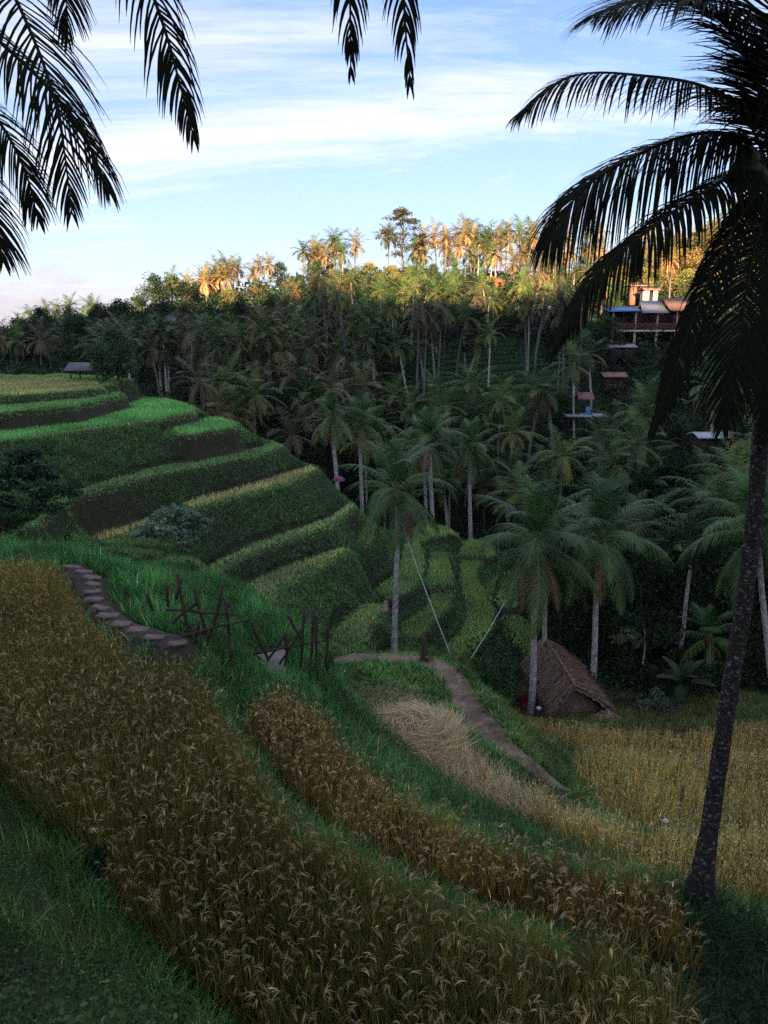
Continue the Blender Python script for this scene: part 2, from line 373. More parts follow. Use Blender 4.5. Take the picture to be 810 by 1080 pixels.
for _ in range(2):
    p = np.pad(Z, 1, mode='edge'); Z = np.where(edge, Z, .25 * Z + .1875 * (p[:-2, 1:-1] + p[2:, 1:-1] + p[1:-1, :-2] + p[1:-1, 2:]))
# crumbly banks: gentle lumps on everything that is not a tread
lump = (np.sin(XX * 2.1 + 1.7 * np.sin(YY * 1.3)) * np.sin(YY * 2.4 + 1.1 * np.sin(XX * .9)) + .6 * np.sin(XX * 5.2 + YY * 3.1) * np.sin(YY * 4.7 - XX * 2.2))
Z += np.where((TID < 0) & ~edge, .07 * lump, .015 * lump * ~edge)
ditch = (TID < 0) & ~edge & (XX > -1.5) & (YY > 34) & (YY < 62) & (Z < -13.6) & (XX < YY * .24)
Z -= .32 * ditch
gy, gx = np.gradient(Z, DX); SLOPE = np.hypot(gx, gy)
ZMIN = Z.copy()
for _ in range(6):
    p = np.pad(ZMIN, 1, mode='edge'); ZMIN = np.minimum(ZMIN, np.minimum(np.minimum(p[:-2, 1:-1], p[2:, 1:-1]), np.minimum(p[1:-1, :-2], p[1:-1, 2:])))
NEARPATH = np.isin(TID, [names.index('path'), names.index('path_stones')])
for _ in range(1):
    p = np.pad(NEARPATH, 1); NEARPATH = p[1:-1, 1:-1] | p[:-2, 1:-1] | p[2:, 1:-1] | p[1:-1, :-2] | p[1:-1, 2:]
ZMAX = Z.copy()
for _ in range(4):
    p = np.pad(ZMAX, 1, mode='edge'); ZMAX = np.maximum(ZMAX, np.maximum(np.maximum(p[:-2, 1:-1], p[2:, 1:-1]), np.maximum(p[1:-1, :-2], p[1:-1, 2:])))
ERO = np.ones(TID.shape, bool)
for dy, dx in ((0, 1), (0, -1), (1, 0), (-1, 0), (1, 1), (-1, -1), (1, -1), (-1, 1)):
    ERO &= np.roll(np.roll(TID, dy, 0), dx, 1) == TID
e_ = ERO.copy()
for dy, dx in ((0, 1), (0, -1), (1, 0), (-1, 0)): ERO &= np.roll(np.roll(e_, dy, 0), dx, 1)
VALLEY = np.isin(TID, VID); ERO = np.where(VALLEY, e_, ERO)
def gridval(A, x, y, nearest=False):
    fx = np.clip((np.asarray(x) - GX[0]) / DX, 0, NX - 1.001); fy = np.clip((np.asarray(y) - GY[0]) / DX, 0, NY - 1.001)
    if nearest: return A[np.rint(fy).astype(int), np.rint(fx).astype(int)]
    i = fx.astype(int); j = fy.astype(int); a = fx - i; b = fy - j
    return (A[j, i] * (1 - a) + A[j, i + 1] * a) * (1 - b) + (A[j + 1, i] * (1 - a) + A[j + 1, i + 1] * a) * b
def H(x, y):
    x = np.atleast_1d(np.asarray(x, float)); y = np.atleast_1d(np.asarray(y, float))
    n = (x > GX[0]) & (x < GX[-1]) & (y > GY[0]) & (y < GY[-1])
    out = np.empty(len(x))
    if n.any(): out[n] = gridval(Z, x[n], y[n])
    if (~n).any(): out[~n] = h_far(x[~n], y[~n])
    return out
def H1(x, y): return float(H(x, y)[0])

def grid_faces(nx, ny):
    j, i = np.meshgrid(np.arange(ny - 1), np.arange(nx - 1), indexing='ij')
    q = j * nx + i
    return np.stack([q, q + 1, q + nx + 1, q + nx], -1)
mb = MB(); mb.add(np.stack([XX, YY, Z], -1).reshape(-1, 3), grid_faces(NX, NY).reshape(-1, 4), (.03, .03, .02))
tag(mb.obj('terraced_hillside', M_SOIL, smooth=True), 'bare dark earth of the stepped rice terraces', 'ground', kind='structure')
fx = np.concatenate([[-900, -600], np.arange(-420, -130, 14), np.arange(-130, 130, 2.), np.arange(130, 430, 14), [600, 900]])
fy = np.concatenate([[-900, -600], np.arange(-420, -40, 10), np.arange(-40, 260, 2.), np.arange(260, 430, 14), [600, 900]])
FXX, FYY = np.meshgrid(fx, fy); FZ = h_far(FXX, FYY).reshape(FXX.shape)
far_out = np.maximum(np.abs(FXX), FYY) > 430
FZ[far_out] = np.minimum(FZ[far_out], -12)
ff = grid_faces(len(fx), len(fy)); cx = (FXX[:-1, :-1] + FXX[1:, 1:]) / 2; cy = (FYY[:-1, :-1] + FYY[1:, 1:]) / 2
keep = ~((cx > -42) & (cx < 34) & (cy > -4) & (cy < 68))
mb = MB(); mb.add(np.stack([FXX, FYY, FZ], -1).reshape(-1, 3), ff[keep], (.03, .03, .02))
tag(mb.obj('valley_terrain', M_FLOOR, smooth=True), 'dark forest floor of the valley and its far slope', 'ground', kind='structure')

# dirt path and earth patch laid on the ground
def resample(L, n):
    L = np.asarray(L, float); s = np.concatenate([[0], np.cumsum(np.linalg.norm(np.diff(L, axis=0), axis=1))]); t = np.linspace(0, s[-1], n)
    q = np.stack([np.interp(t, s, L[:, k]) for k in range(2)], 1)
    for _ in range(4): q[1:-1] = .25 * q[:-2] + .5 * q[1:-1] + .25 * q[2:]
    return q
def ground_strip(name, A, B, z, mat_, label, lift=.03, n=70, m=9):
    a = resample([at_z(x, y, z)[:2] for x, y in A], n); b = resample([at_z(x, y, z)[:2] for x, y in B], n)
    t = np.linspace(-.04, 1.04, m)[None, :, None] + rng.normal(0, .05, (n, 1, 1)) * np.linspace(-1, 1, m)[None, :, None]; q = a[:, None] * (1 - t) + b[:, None] * t
    hz = H(q[..., 0].ravel(), q[..., 1].ravel()) + lift + rng.normal(0, .008, q.shape[0] * q.shape[1])
    mb = MB(); mb.add(np.c_[q.reshape(-1, 2), hz], grid_faces(m, n).reshape(-1, 4)); o = mb.obj(name, mat_, smooth=True)
    return tag(o, label, 'path', kind='structure')
ground_strip('path', PATH_A, PATH_B, -9.3, M_PATH, 'bare dirt footpath curving beside the straw field')
ground_strip('dirt_track', [(404, 634), (400, 655), (364, 692)], [(411, 630), (407, 656), (384, 692)], -14.9, M_PATH, 'narrow dirt track climbing between the lower terraces')
ground_strip('stepping_path', [(64, 594), (76, 612), (82, 630), (98, 648), (126, 665), (165, 679), (200, 682)], [(86, 592), (104, 606), (106, 630), (130, 648), (163, 663), (202, 673)], -5.75, plain('damp_earth', (.06, .046, .04), .9), 'damp earth strip under the paving slabs', .012)

# ------------------------------------------------------------------ rice and grass
def poly_points(key, density, cull=True):
    z, g, poly = TER[key]
    x0, y0 = poly.min(0) - .4; x1, y1 = poly.max(0) + .4
    s = 1 / math.sqrt(density)
    x, y = np.meshgrid(np.arange(x0, x1, s), np.arange(y0, y1, s)); x = x.ravel() + rng.uniform(-.42, .42, x.size) * s; y = y.ravel() + rng.uniform(-.42, .42, y.size) * s
    k = inside(poly, x, y) if key[:2] != 'v_' else gridval(TID, x, y, True) == names.index(key)
    if cull: k &= (np.abs(x) < .56 * np.maximum(y, 0) + 2.2) & (y > 1.5)
    x, y = x[k], y[k]
    return np.stack([x, y, H(x, y)], 1) if len(x) else np.zeros((0, 3))
def patch(P, sc, seed=0.):
    return np.sin(P[:, 0] * sc + seed + 1.4 * np.sin(P[:, 1] * sc * .7 + seed)) * np.sin(P[:, 1] * sc * 1.1 + 2 * seed + np.sin(P[:, 0] * sc * .6))
def rep(P, k, spread):
    Q = np.repeat(P, k, 0); Q[:, :2] += rng.normal(0, spread, (len(Q), 2)); return Q
def rice(name, key, density, nb, npan, hgt, bw, leafcol, headcol, label, thin=None, fine=3, headw=.42, strawy=.3, tipk=(2.0, 1.7, 1.05)):
    P = poly_points(key, density)
    if thin is not None: P = P[thin(P)]
    if name == 'rice_strip' and len(P): P = P[gridval(ERO, P[:, 0], P[:, 1], True)]
    if not len(P): return
    n = len(P); mb = MB(); dry = patch(P, .5, 1.3) * .5 + rng.normal(0, .35, n)
    hs = hgt * (1 + .12 * patch(P, .8, 3)) * rng.uniform(.85, 1.12, n)
    lc = np.asarray(leafcol)[None] * (1 + .25 * patch(P, .7, 5)[:, None]) + np.clip(dry, 0, 1)[:, None] * np.array([.03, .015, .0]) * (strawy > .1) * (leafcol[1] / .1)
    Q = rep(P, nb, .034 + .014 * (hgt < .6)); N = len(Q); az = rng.uniform(0, 6.283, N)
    c = np.repeat(lc, nb, 0) * np.exp(rng.normal(0, .28, (N, 1))) * np.exp(rng.normal(0, .08, (N, 3)))
    straw = rng.random(N) < strawy; c[straw] = c[straw] * np.array([2.0, 1.5, 1.05])
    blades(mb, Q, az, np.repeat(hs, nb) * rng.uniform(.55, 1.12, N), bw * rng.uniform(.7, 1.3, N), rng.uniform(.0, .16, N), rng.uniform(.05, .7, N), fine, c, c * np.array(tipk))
    if npan:
        Q = rep(P, npan, .04); N = len(Q); az = rng.uniform(0, 6.283, N)
        hh = np.repeat(hs, npan) * rng.uniform(.82, 1.02, N)
        hc = np.asarray(headcol)[None] * np.exp(rng.normal(0, .42, (N, 1))) * np.exp(rng.normal(0, .07, (N, 3)))
        lean = rng.uniform(.02, .2, N)
        # stalk then nodding ear
        top = Q + np.stack([np.cos(az) * hh * np.sin(lean), np.sin(az) * hh * np.sin(lean), hh * np.cos(lean)], 1)
        blades(mb, Q + (top - Q) * .55, az, hh * .47, bw * .45, lean, .15, 1, hc * np.array([.5, .6, .5]))
        ns = 4 if hgt > .6 else 2
        for tw in range(ns):
            blades(mb, top, az + rng.normal(0, .2, N), np.clip(hgt * .16, .07, .125) * rng.uniform(.6, 1.2, N), bw * headw * rng.uniform(.7, 1.3, N), lean + rng.uniform(.15, .45, N), rng.uniform(1.0, 2.2, N), max(fine, 2), hc * rng.uniform(.75, 1.3, (N, 1)), prof=[.5, 1.0, .9, .3][:max(fine, 2) + 1] if fine >= 3 else [.6, 1.0, .35])
    o = mb.obj(name, M_RICE)
    return tag(o, label, 'rice', kind='stuff')
def grass(name, P, nb, L, W, col, label, lean=(.05, .5), curve=(.2, 1.1), nseg=2, tipk=(1.7, 1.45, 1.0), mat_=None, cat='grass', var=.4):
    mb = MB(); Q = rep(P, nb, .05); N = len(Q)
    cc = np.repeat(np.asarray(col)[None] * np.exp(.45 * patch(P, 1.7, 2)[:, None] + rng.normal(0, .3, (len(P), 1))) if np.ndim(col) == 1 else col, nb, 0)
    c = cc * np.exp(rng.normal(0, var, (N, 1))) * np.exp(rng.normal(0, .08, (N, 3)))
    dr = rng.random(N) < .06; c[dr] = c[dr].mean(1)[:, None] * np.array([2.6, 2.1, 1.0])
    Ls = np.repeat(np.broadcast_to(np.asarray(L, float), (len(P),)), nb)
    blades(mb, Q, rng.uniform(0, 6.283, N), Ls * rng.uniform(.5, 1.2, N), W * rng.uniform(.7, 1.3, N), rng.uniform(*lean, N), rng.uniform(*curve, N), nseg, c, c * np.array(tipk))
    return tag(mb.obj(name, mat_ or M_GRASS), label, cat, kind='stuff')

rice('ripe_rice', 'near', 42, 34, 3, .78, .010, (.088, .105, .036), (.40, .285, .13), 'ripe brown and green rice filling the nearest field', fine=3)
rice('ripe_rice', 'second', 40, 26, 4, .66, .012, (.13, .12, .046), (.5, .36, .18), 'reddish ripe rice in the narrow second terrace', thin=lambda P: P[:, 0] < 3.6, fine=2)
rice('ripe_rice', 'gold_a', 40, 16, 5, .55, .014, (.29, .29, .14), (.62, .54, .30), 'yellow ripe rice beside the dark leaning palm', fine=2)
rice('ripe_rice', 'gold_b', 36, 13, 5, .52, .016, (.28, .29, .14), (.62, .54, .30), 'yellow green rice in the middle of the lower field', fine=2)
rice('ripe_rice', 'gold_c', 32, 11, 4, .5, .018, (.32, .31, .15), (.64, .55, .31), 'golden rice in front of the thatched shed', fine=2)
# straw field
P = poly_points('hay', 95)
P = P[~gridval(NEARPATH, P[:, 0], P[:, 1], True)]; far_part = P[:, 1] > 16.3
mb = MB()
Q = rep(P[far_part], 9, .08); N = len(Q)
c = jit((.42, .39, .2), N, .38); g = rng.random(N) < .4; c[g] = jit((.17, .24, .11), g.sum(), .3)
blades(mb, Q, rng.normal(-.6, .9, N), rng.uniform(.2, .42, N), .018, rng.uniform(.3, .9, N), rng.uniform(.6, 1.3, N), 3, c, c * np.array([1.25, 1.2, 1.1]))
near_part = P[~far_part]; xl = at_z(572, 845, -9)[0]; pale = near_part[near_part[:, 0] < xl + rng.normal(0, .25, len(near_part))]
Q = rep(near_part, 9, .06); N = len(Q); c = jit((.6, .47, .25), N, .4)
blades(mb, Q, rng.uniform(0, 6.28, N), rng.uniform(.3, .72, N), .014, rng.uniform(.05, .4, N), rng.uniform(.2, 1.2, N), 2, c, c * 1.25)
tag(mb.obj('straw', M_RICE), 'pale yellow standing straw beside the dirt path', 'straw', kind='stuff')
mb = MB(); cpt = at_z(440, 768, -9.0)
N = 1700; ang = rng.uniform(0, 6.283, N); rr = np.sqrt(rng.random(N))
Q = np.stack([cpt[0] + rr * np.cos(ang) * 1.15, cpt[1] + rr * np.sin(ang) * 1.2, np.full(N, -9.2) + (1 - rr ** 2) * .5 * rng.random(N)], 1)
swirl = np.arctan2(Q[:, 1] - cpt[1], Q[:, 0] - cpt[0]) + 1.57 + rng.normal(0, .45, N)
c = jit((.64, .47, .27), N, .35)
blades(mb, Q, swirl, rng.uniform(.4, .8, N), .02, rng.uniform(1.1, 1.45, N), rng.uniform(.1, .5, N), 3, c)
tag(mb.obj('straw_heap', M_RICE), 'flattened heap of cut pale straw in the harvested field', 'straw heap')

rice('ripe_rice', 'hay', 40, 15, 5, .55, .013, (.30, .29, .12), (.62, .54, .28), 'pale ripe rice at the end of the straw strip', fine=2, thin=lambda P: P[:, 0] > at_z(572, 845, -9)[0] - .2)
# hillside treads
GN, YL, PALE = (.075, .16, .055), (.16, .20, .075), (.22, .215, .105)
for key, c, hc, hg, lab in [
        ('s_top', (.17, .19, .085), (.24, .22, .1), .32, 'yellow green rice on the topmost terrace of the left hill'),
        ('s_two', (.07, .14, .05), None, .25, 'thin dark green strip under the topmost terrace'),
        ('s_bright', (.07, .185, .06), None, .32, 'bright green young rice on the long upper terrace'),
        ('s_bright_low', (.07, .185, .06), None, .3, 'bright green rice on the short step at the brow'),
        ('s_five', (.07, .135, .055), (.18, .19, .09), .24, 'narrow olive green terrace below the broad grassy bank'),
        ('s_pale', PALE, (.32, .30, .16), .32, 'pale straw coloured strip across the middle of the hill'),
        ('s_pale_left', PALE, (.30, .28, .15), .32, 'short pale strip above the bush with pale leaves'),
        ('s_seven', (.13, .19, .085), (.26, .24, .12), .32, 'yellow green strip curving down to the umbrella'),
        ('s_eight', (.155, .205, .095), (.3, .27, .13), .34, 'pale green strip just above the bamboo frames'),
        ('s_nine', (.085, .155, .062), (.22, .23, .11), .34, 'small green field beside the narrow track'),
        ('s_knoll', (.09, .155, .065), (.22, .22, .1), .3, 'small green plot behind the slim palm trunk'),
        ('v_a', (.085, .155, .062), (.22, .23, .11), .34, 'uppermost green plot in the valley bend'),
        ('v_b', (.085, .155, .062), (.22, .23, .11), .34, 'small rounded plot in the valley bend'),
        ('v_c', (.085, .155, .062), (.22, .23, .11), .34, 'curved plot nearest the left guy rope'),
        ('v_d', (.09, .16, .062), (.22, .23, .11), .34, 'long winding plot between the two guy ropes'),
        ('v_e', (.095, .165, .065), (.24, .24, .11), .34, 'short plot at the forest edge of the valley'),
        ('v_f', (.085, .155, .062), (.22, .23, .11), .34, 'plot under the drooping fronds of the twin palms'),
        ('v_g', (.08, .145, .06), (.2, .22, .1), .34, 'lowest plot beside the twin palms')]:
    valley = key[:2] == 'v_' or key in ('s_nine', 's_knoll')
    rice('rice_strip', key, 34, 9, 0 if valley or not hc else 2, hg * (.85 if valley else .72), .03, np.array(c) * (2.6 if valley else 2.7) * (np.array([1.12, 1.0, .95]) if valley else 1), hc, lab, fine=2, headw=.6, strawy=.07, tipk=(1.3, 1.25, 1.05))

def scatter(x0, x1, y0, y1, density, ok, clear=True):
    n = int((x1 - x0) * (y1 - y0) * density)
    x = rng.uniform(x0, x1, n); y = rng.uniform(y0, y1, n)
    k = (np.abs(x) < .57 * np.maximum(y, 0) + 2.0)
    x, y = x[k], y[k]
    t = gridval(TID, x, y, True); sl = gridval(SLOPE, x, y, True); z = gridval(Z, x, y); rel = z - gridval(ZMIN, x, y, True)
    k = ok(x, y, t, sl, z, rel) & ~gridval(NEARPATH if clear else (TID == names.index('path')), x, y, True); x, y, z = x[k], y[k], z[k]
    return np.stack([x, y, z], 1)
tid = names.index
grow_ids = [tid(k) for k in names if k not in ('green_low', 'bund', 'green')]
bare = lambda t: ~np.isin(t, grow_ids)
# grassy banks of the left hill and the valley
def bank_ok(x, y, t, sl, z, rel):
    w = np.sin(x * .9 + 1.2 * np.sin(y * .6)) * np.sin(y * 1.1 + x * .3) * .25
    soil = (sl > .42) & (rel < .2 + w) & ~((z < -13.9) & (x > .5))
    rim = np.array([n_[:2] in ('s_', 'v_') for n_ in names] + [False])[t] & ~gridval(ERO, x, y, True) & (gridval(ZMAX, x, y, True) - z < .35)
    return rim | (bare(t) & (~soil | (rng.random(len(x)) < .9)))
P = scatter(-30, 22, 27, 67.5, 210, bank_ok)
sh = np.clip(gridval(SLOPE, P[:, 0], P[:, 1], True), 0, 1.5)
mixv = np.clip(.5 + .5 * patch(P, .45, 4) + rng.normal(0, .25, len(P)), 0, 1)[:, None]
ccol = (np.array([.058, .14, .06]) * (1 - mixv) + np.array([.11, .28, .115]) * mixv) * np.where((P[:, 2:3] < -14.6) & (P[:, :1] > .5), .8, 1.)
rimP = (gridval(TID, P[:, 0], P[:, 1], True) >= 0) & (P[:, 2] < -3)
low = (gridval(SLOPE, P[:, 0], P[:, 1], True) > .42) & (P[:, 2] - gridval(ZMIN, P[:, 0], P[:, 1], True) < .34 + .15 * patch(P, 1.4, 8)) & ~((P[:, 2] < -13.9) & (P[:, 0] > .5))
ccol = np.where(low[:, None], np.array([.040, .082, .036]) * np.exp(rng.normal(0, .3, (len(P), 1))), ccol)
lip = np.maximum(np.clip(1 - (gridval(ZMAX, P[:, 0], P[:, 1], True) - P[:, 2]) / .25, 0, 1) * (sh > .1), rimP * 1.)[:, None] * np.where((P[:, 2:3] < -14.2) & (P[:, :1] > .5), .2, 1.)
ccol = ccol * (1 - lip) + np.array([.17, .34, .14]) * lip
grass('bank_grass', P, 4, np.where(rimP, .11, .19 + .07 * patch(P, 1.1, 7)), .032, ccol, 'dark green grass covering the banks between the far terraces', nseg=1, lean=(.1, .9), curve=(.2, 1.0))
# green rice / grass terrace behind the stones and its slope down to the frames
P = scatter(-18, -1, 12.5, 27, 75, lambda x, y, t, sl, z, rel: bare(t) & (z > -12))
near_stones = np.isin(gridval(TID, P[:, 0], P[:, 1], True), [tid('path_stones')])
P = P[~near_stones]
P = P[(P[:, 1] < 17.5) | (P[:, 0] < -2.2)]; fr = np.exp(-(((P[:, 0] + 3.2) / 1.6) ** 2 + ((P[:, 1] - 13.6) / 1.8) ** 2)); grass('tall_grass', P, 7, .46 + .1 * patch(P, 1.2, 1) - .2 * fr, .016, (.05, .185, .066), 'tall bright green grass behind the row of paving slabs', lean=(.0, .4), curve=(.1, 1.0), nseg=3)
# long green strip on the near terrace edge
nearid, secid = tid('near'), tid('second')
def strip_ok(x, y, t, sl, z, rel): return bare(t) & (z > -7.7) & (z < -5.6) & (x > -3.6) & (y < 15)
P = scatter(-4, 9, 3.5, 14.5, 130, strip_ok)
dkr = (P[:, 0] > 2.0) & (P[:, 1] < 8.6)  # corner growth gets near-black greens, shade painted into its colour
grass('corner_grass', P[dkr], 6, .34, .011, (.013, .036, .014), 'grass painted in shade tones at the corner of the nearest field below the leaning palm', lean=(.1, .9), curve=(.3, 1.3), nseg=3)
mb = MB(); Q = rep(P[dkr], 5, .07); N = len(Q); Q[:, 2] += rng.uniform(.02, .4, N); leaves(mb, Q, rng.uniform(.03, .07, N), jit((.015, .036, .013), N, .35), flat=.4, aspect=.6); tag(mb.obj('corner_weeds', M_LEAF), 'leafy weeds painted in shade tones at the corner of the nearest field', 'weeds', kind='stuff')
P = P[~dkr]
grass('verge_grass', P, 7, .34 + .1 * patch(P, 1.3, 1), .013, (.05, .17, .056), 'long deep green grass on the curving edge of the nearest field', lean=(.1, .9), curve=(.3, 1.3), nseg=3)
P = scatter(-4, 9, 7, 19.0, 95, lambda x, y, t, sl, z, rel: bare(t) & (z <= -7.35) & (z > -9.6) & (x > -3.5))
hl = np.clip((18.6 - P[:, 1]) / 3.5, .3, 1); grass('verge_grass', P, 7, (.36 + .12 * patch(P, 1.3, 3)) * hl, .016, (.06, .16, .056), 'green weeds on the bank between the second terrace and the straw', lean=(.1, .8), curve=(.3, 1.2), nseg=3)
P = scatter(-4, 9, 10, 26, 190, lambda x, y, t, sl, z, rel: (((t == tid('bund')) & (rng.random(len(x)) < 2)) | (bare(t) & (z > -15) & (z < -9.2) & (y > 14))), False)
grass('bund_grass', P, 6, .22, .022, (.085, .20, .07), 'short green turf on the bund along the dirt path', lean=(.1, .9), curve=(.2, 1.2))
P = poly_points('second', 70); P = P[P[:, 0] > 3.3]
grass('shade_grass', P, 8, .45, .014, (.022, .065, .024), 'green grass with painted shade round the foot of the leaning palm', lean=(.05, .7), curve=(.3, 1.3), nseg=3)  # shade round the palm foot is put into the blade colour
P = scatter(3, 20, 9, 34, 40, lambda x, y, t, sl, z, rel: bare(t) & (z < -7.6) & (y > 9))
grass('field_edge_grass', P, 6, .4, .022, (.10, .13, .045), 'grass on the steps of the golden field', lean=(.1, .7), curve=(.3, 1.2))
# ledge bank, lower left: weeds and grass
P = scatter(-9, 6, 1.2, 11.5, 170, lambda x, y, t, sl, z, rel: bare(t) & (z > -6.4) & (t != nearid) & (x + y < 7.2) & (y < 10.6))
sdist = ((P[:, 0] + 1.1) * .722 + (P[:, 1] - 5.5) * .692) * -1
lit = (sdist + .35 * patch(P, 1.6, 2.2) + rng.normal(0, .2, len(P)) < .75) | (patch(P, 1.3, 4.) + rng.normal(0, .2, len(P)) > .75)  # painted light patches: paler grass inside this mask, darker grass outside
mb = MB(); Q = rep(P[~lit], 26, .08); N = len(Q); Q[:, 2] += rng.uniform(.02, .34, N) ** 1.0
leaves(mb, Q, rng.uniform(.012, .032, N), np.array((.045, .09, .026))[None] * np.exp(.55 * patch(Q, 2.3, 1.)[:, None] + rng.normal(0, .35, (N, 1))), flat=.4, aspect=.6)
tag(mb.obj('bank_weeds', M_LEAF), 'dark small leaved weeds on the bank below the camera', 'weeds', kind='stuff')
grass('bank_weeds_grass', P[lit], 7, .3, .010, (.095, .21, .05), 'green grass tufts painted as if lit along the foot of the weedy bank', lean=(.0, .5), curve=(.2, 1.0), nseg=3)
grass('bank_weeds_grass', P[~lit][::4], 3, .28, .008, (.022, .055, .016), 'sparse grass painted as if shaded among the weeds', lean=(.0, .5), curve=(.2, 1.0), nseg=2)
#@@PART2
# ------------------------------------------------------------------ palms
def smooth_curve(ctrl, n):
    """Catmull-Rom through the control points"""
    C = np.asarray(ctrl, float); C = np.concatenate([2 * C[:1] - C[1:2], C, 2 * C[-1:] - C[-2:-1]])
    t = np.linspace(0, len(C) - 3 - 1e-6, n); i = t.astype(int); u = (t - i)[:, None]
    p0, p1, p2, p3 = C[i], C[i + 1], C[i + 2], C[i + 3]
    return .5 * (2 * p1 + (p2 - p0) * u + (2 * p0 - 5 * p1 + 4 * p2 - p3) * u ** 2 + (3 * p1 - p0 - 3 * p2 + p3) * u ** 3)
def rachis(L, elev, bend, n=12):
    """midrib in the x-z plane, starting at the origin at ELEV and bending down by BEND"""
    t = np.linspace(0, 1, n); e = elev - bend * t ** 1.25
    x = np.concatenate([[0], np.cumsum(np.cos(e[:-1]) * L / (n - 1))]); z = np.concatenate([[0], np.cumsum(np.sin(e[:-1]) * L / (n - 1))])
    return np.stack([x, np.zeros(n), z], 1)
def frond(mb, pts, nleaf, Lmax, W, nseg, droop, col, vee=.25, start=.14, rr=.022, sides=4, ragged=.12, gap=0., up=(0, 0, 1.), lprof=None):
    pts = np.asarray(pts, float); M = len(pts)
    t = np.linspace(start, .995, nleaf); t = np.concatenate([t, t]) + rng.normal(0, .3 / nleaf, 2 * nleaf); t = np.clip(t, start, .999)
    sg = np.repeat([1., -1.], nleaf)
    if gap > 0:
        k = rng.random(2 * nleaf) > gap; t, sg = t[k], sg[k]
    N = len(t); f = t * (M - 1); i = np.minimum(f.astype(int), M - 2); u = (f - i)[:, None]
    P = pts[i] * (1 - u) + pts[i + 1] * u; T = nrm(np.gradient(pts, axis=0)); T = nrm(T[i] * (1 - u) + T[i + 1] * u)
    upv = np.broadcast_to(np.asarray(up, float), (N, 3))
    S = np.cross(T, upv); S = nrm(S + 1e-4); Nn = np.cross(S, T)
    ang = 1.18 - .78 * t ** 1.6 + rng.normal(0, .05, N)
    d = nrm(T * np.cos(ang)[:, None] + S * (sg * np.sin(ang))[:, None] + Nn * (vee * (1 - t) + .08)[:, None])
    prof = (.45 + .55 * np.sin(np.pi * np.clip((t - start) / (1 - start) * .86 + .12, 0, 1))) * (1 - .55 * np.clip((t - .72) / .28, 0, 1) ** 1.5)
    L = Lmax * prof * rng.uniform(1 - ragged, 1 + ragged * .6, N)
    wd = nrm(T - d * (T * d).sum(1)[:, None])
    V = np.empty((N, nseg + 1, 2, 3)); cur = P.copy()
    for k in range(nseg + 1):
        q = k / nseg; w = W * (.55 + .9 * q - 1.35 * q * q) if nseg > 1 else W * (1 - .85 * q)
        w = max(w, W * .08)
        V[:, k, 0] = cur - wd * w / 2; V[:, k, 1] = cur + wd * w / 2
        d = nrm(d + np.array([0, 0, -1.]) * (droop / nseg * (.5 + q) * rng.uniform(.6, 1.4, N))[:, None])
        cur = cur + d * (L / nseg)[:, None]
    ii = np.arange(N)[:, None] * (2 * (nseg + 1)); k = np.arange(nseg)[None] * 2
    F = np.stack([ii + k, ii + k + 1, ii + k + 3, ii + k + 2], -1).reshape(-1, 4)
    c = np.asarray(col)[None] * np.exp(rng.normal(0, .16, (N, 1))) * np.exp(rng.normal(0, .05, (N, 3)))
    mb.add(V.reshape(-1, 3), F, np.repeat(c, 2 * (nseg + 1), 0))
    rad = np.linspace(1, .18, M) * rr
    v, f4, _ = tube(pts, rad, sides, False); mb.add(v, f4, np.asarray(col) * np.array([3.2, 2.1, 1.9]))
PG, PGY, PDEAD = (.06, .135, .04), (.15, .165, .055), (.2, .135, .085)
def rot_z(p, a): c, s = math.cos(a), math.sin(a); return p @ np.array([[c, s, 0], [-s, c, 0], [0, 0, 1]])
def crown_mesh(name, nf, nleaf, nseg, L, W, seed, leafL=.75, green=PG, old=PGY, dead=3, rr=.03, bushy=1.):
    mb = MB(); g = 2.39996
    for k in range(nf):
        q = k / (nf - 1); elev = R(82 - 118 * q ** .85) + rng.normal(0, .1); bend = R(50 + 48 * q) * rng.uniform(.75, 1.2)
        Lf = L * (.8 + .3 * math.sin(math.pi * min(1, q + .25))) * rng.uniform(.88, 1.08)
        p = rot_z(rachis(Lf, elev, bend), k * g + rng.normal(0, .15))
        col = np.array(green) * (1 - q * .6) + np.array(old) * q * .6 * rng.uniform(.4, 1.4); col = col * rng.uniform(.8, 1.25)
        frond(mb, p, nleaf, leafL * Lf / 4 * 1.25, W, nseg, .35 + .75 * q + rng.uniform(0, .3), col, rr=rr, sides=3)
    for k in range(dead):
        p = rot_z(rachis(L * rng.uniform(.6, .85), R(-48), R(38)), rng.uniform(0, 6.28))
        frond(mb, p, max(6, int(nleaf * .7)), leafL * .6, W * .8, nseg, 1.6, np.array(PDEAD) * rng.uniform(.7, 1.3), rr=rr, sides=3, gap=.15)
    V, F, T = tube([[0, 0, -.55], [0, 0, -.2], [0, 0, .1], [0, 0, .4]], [.13, .22, .17, .04], 6); b = mb.n; mb.add(V, F, (.06, .05, .03)); mb.f.append(T + b)
    return mb.mesh(name, M_PALM, False)
def trunk_mesh(name, bend, h=1., r0=.16, r1=.1, sides=8, mat_=None, n=9, wob=.0, bow=0.):
    t = np.linspace(0, 1, n) ** 1.2; rad = r1 + (r0 - r1) * (1 - t) ** 1.3 + r0 * .7 * np.exp(-t * h * 7 if h > 1 else -t * 40)
    pts = np.stack([bend * t ** 1.7 + wob * np.sin(t * 7) + bow * h * np.sin(np.pi * t), wob * .6 * np.sin(t * 5 + 1) - wob * .6 * math.sin(1), t * h - .04 * h * (t == 0)], 1)
    V, F, T = tube(pts, rad, sides); mb = MB(); mb.add(V, F); mb.f.append(T)
    return mb.mesh(name, mat_ or M_TRUNK, True)
CR_MID = [crown_mesh('palm_crown', 21, 26, 2, 3.4, .075, s, dead=2 + s % 3) for s in range(5)]
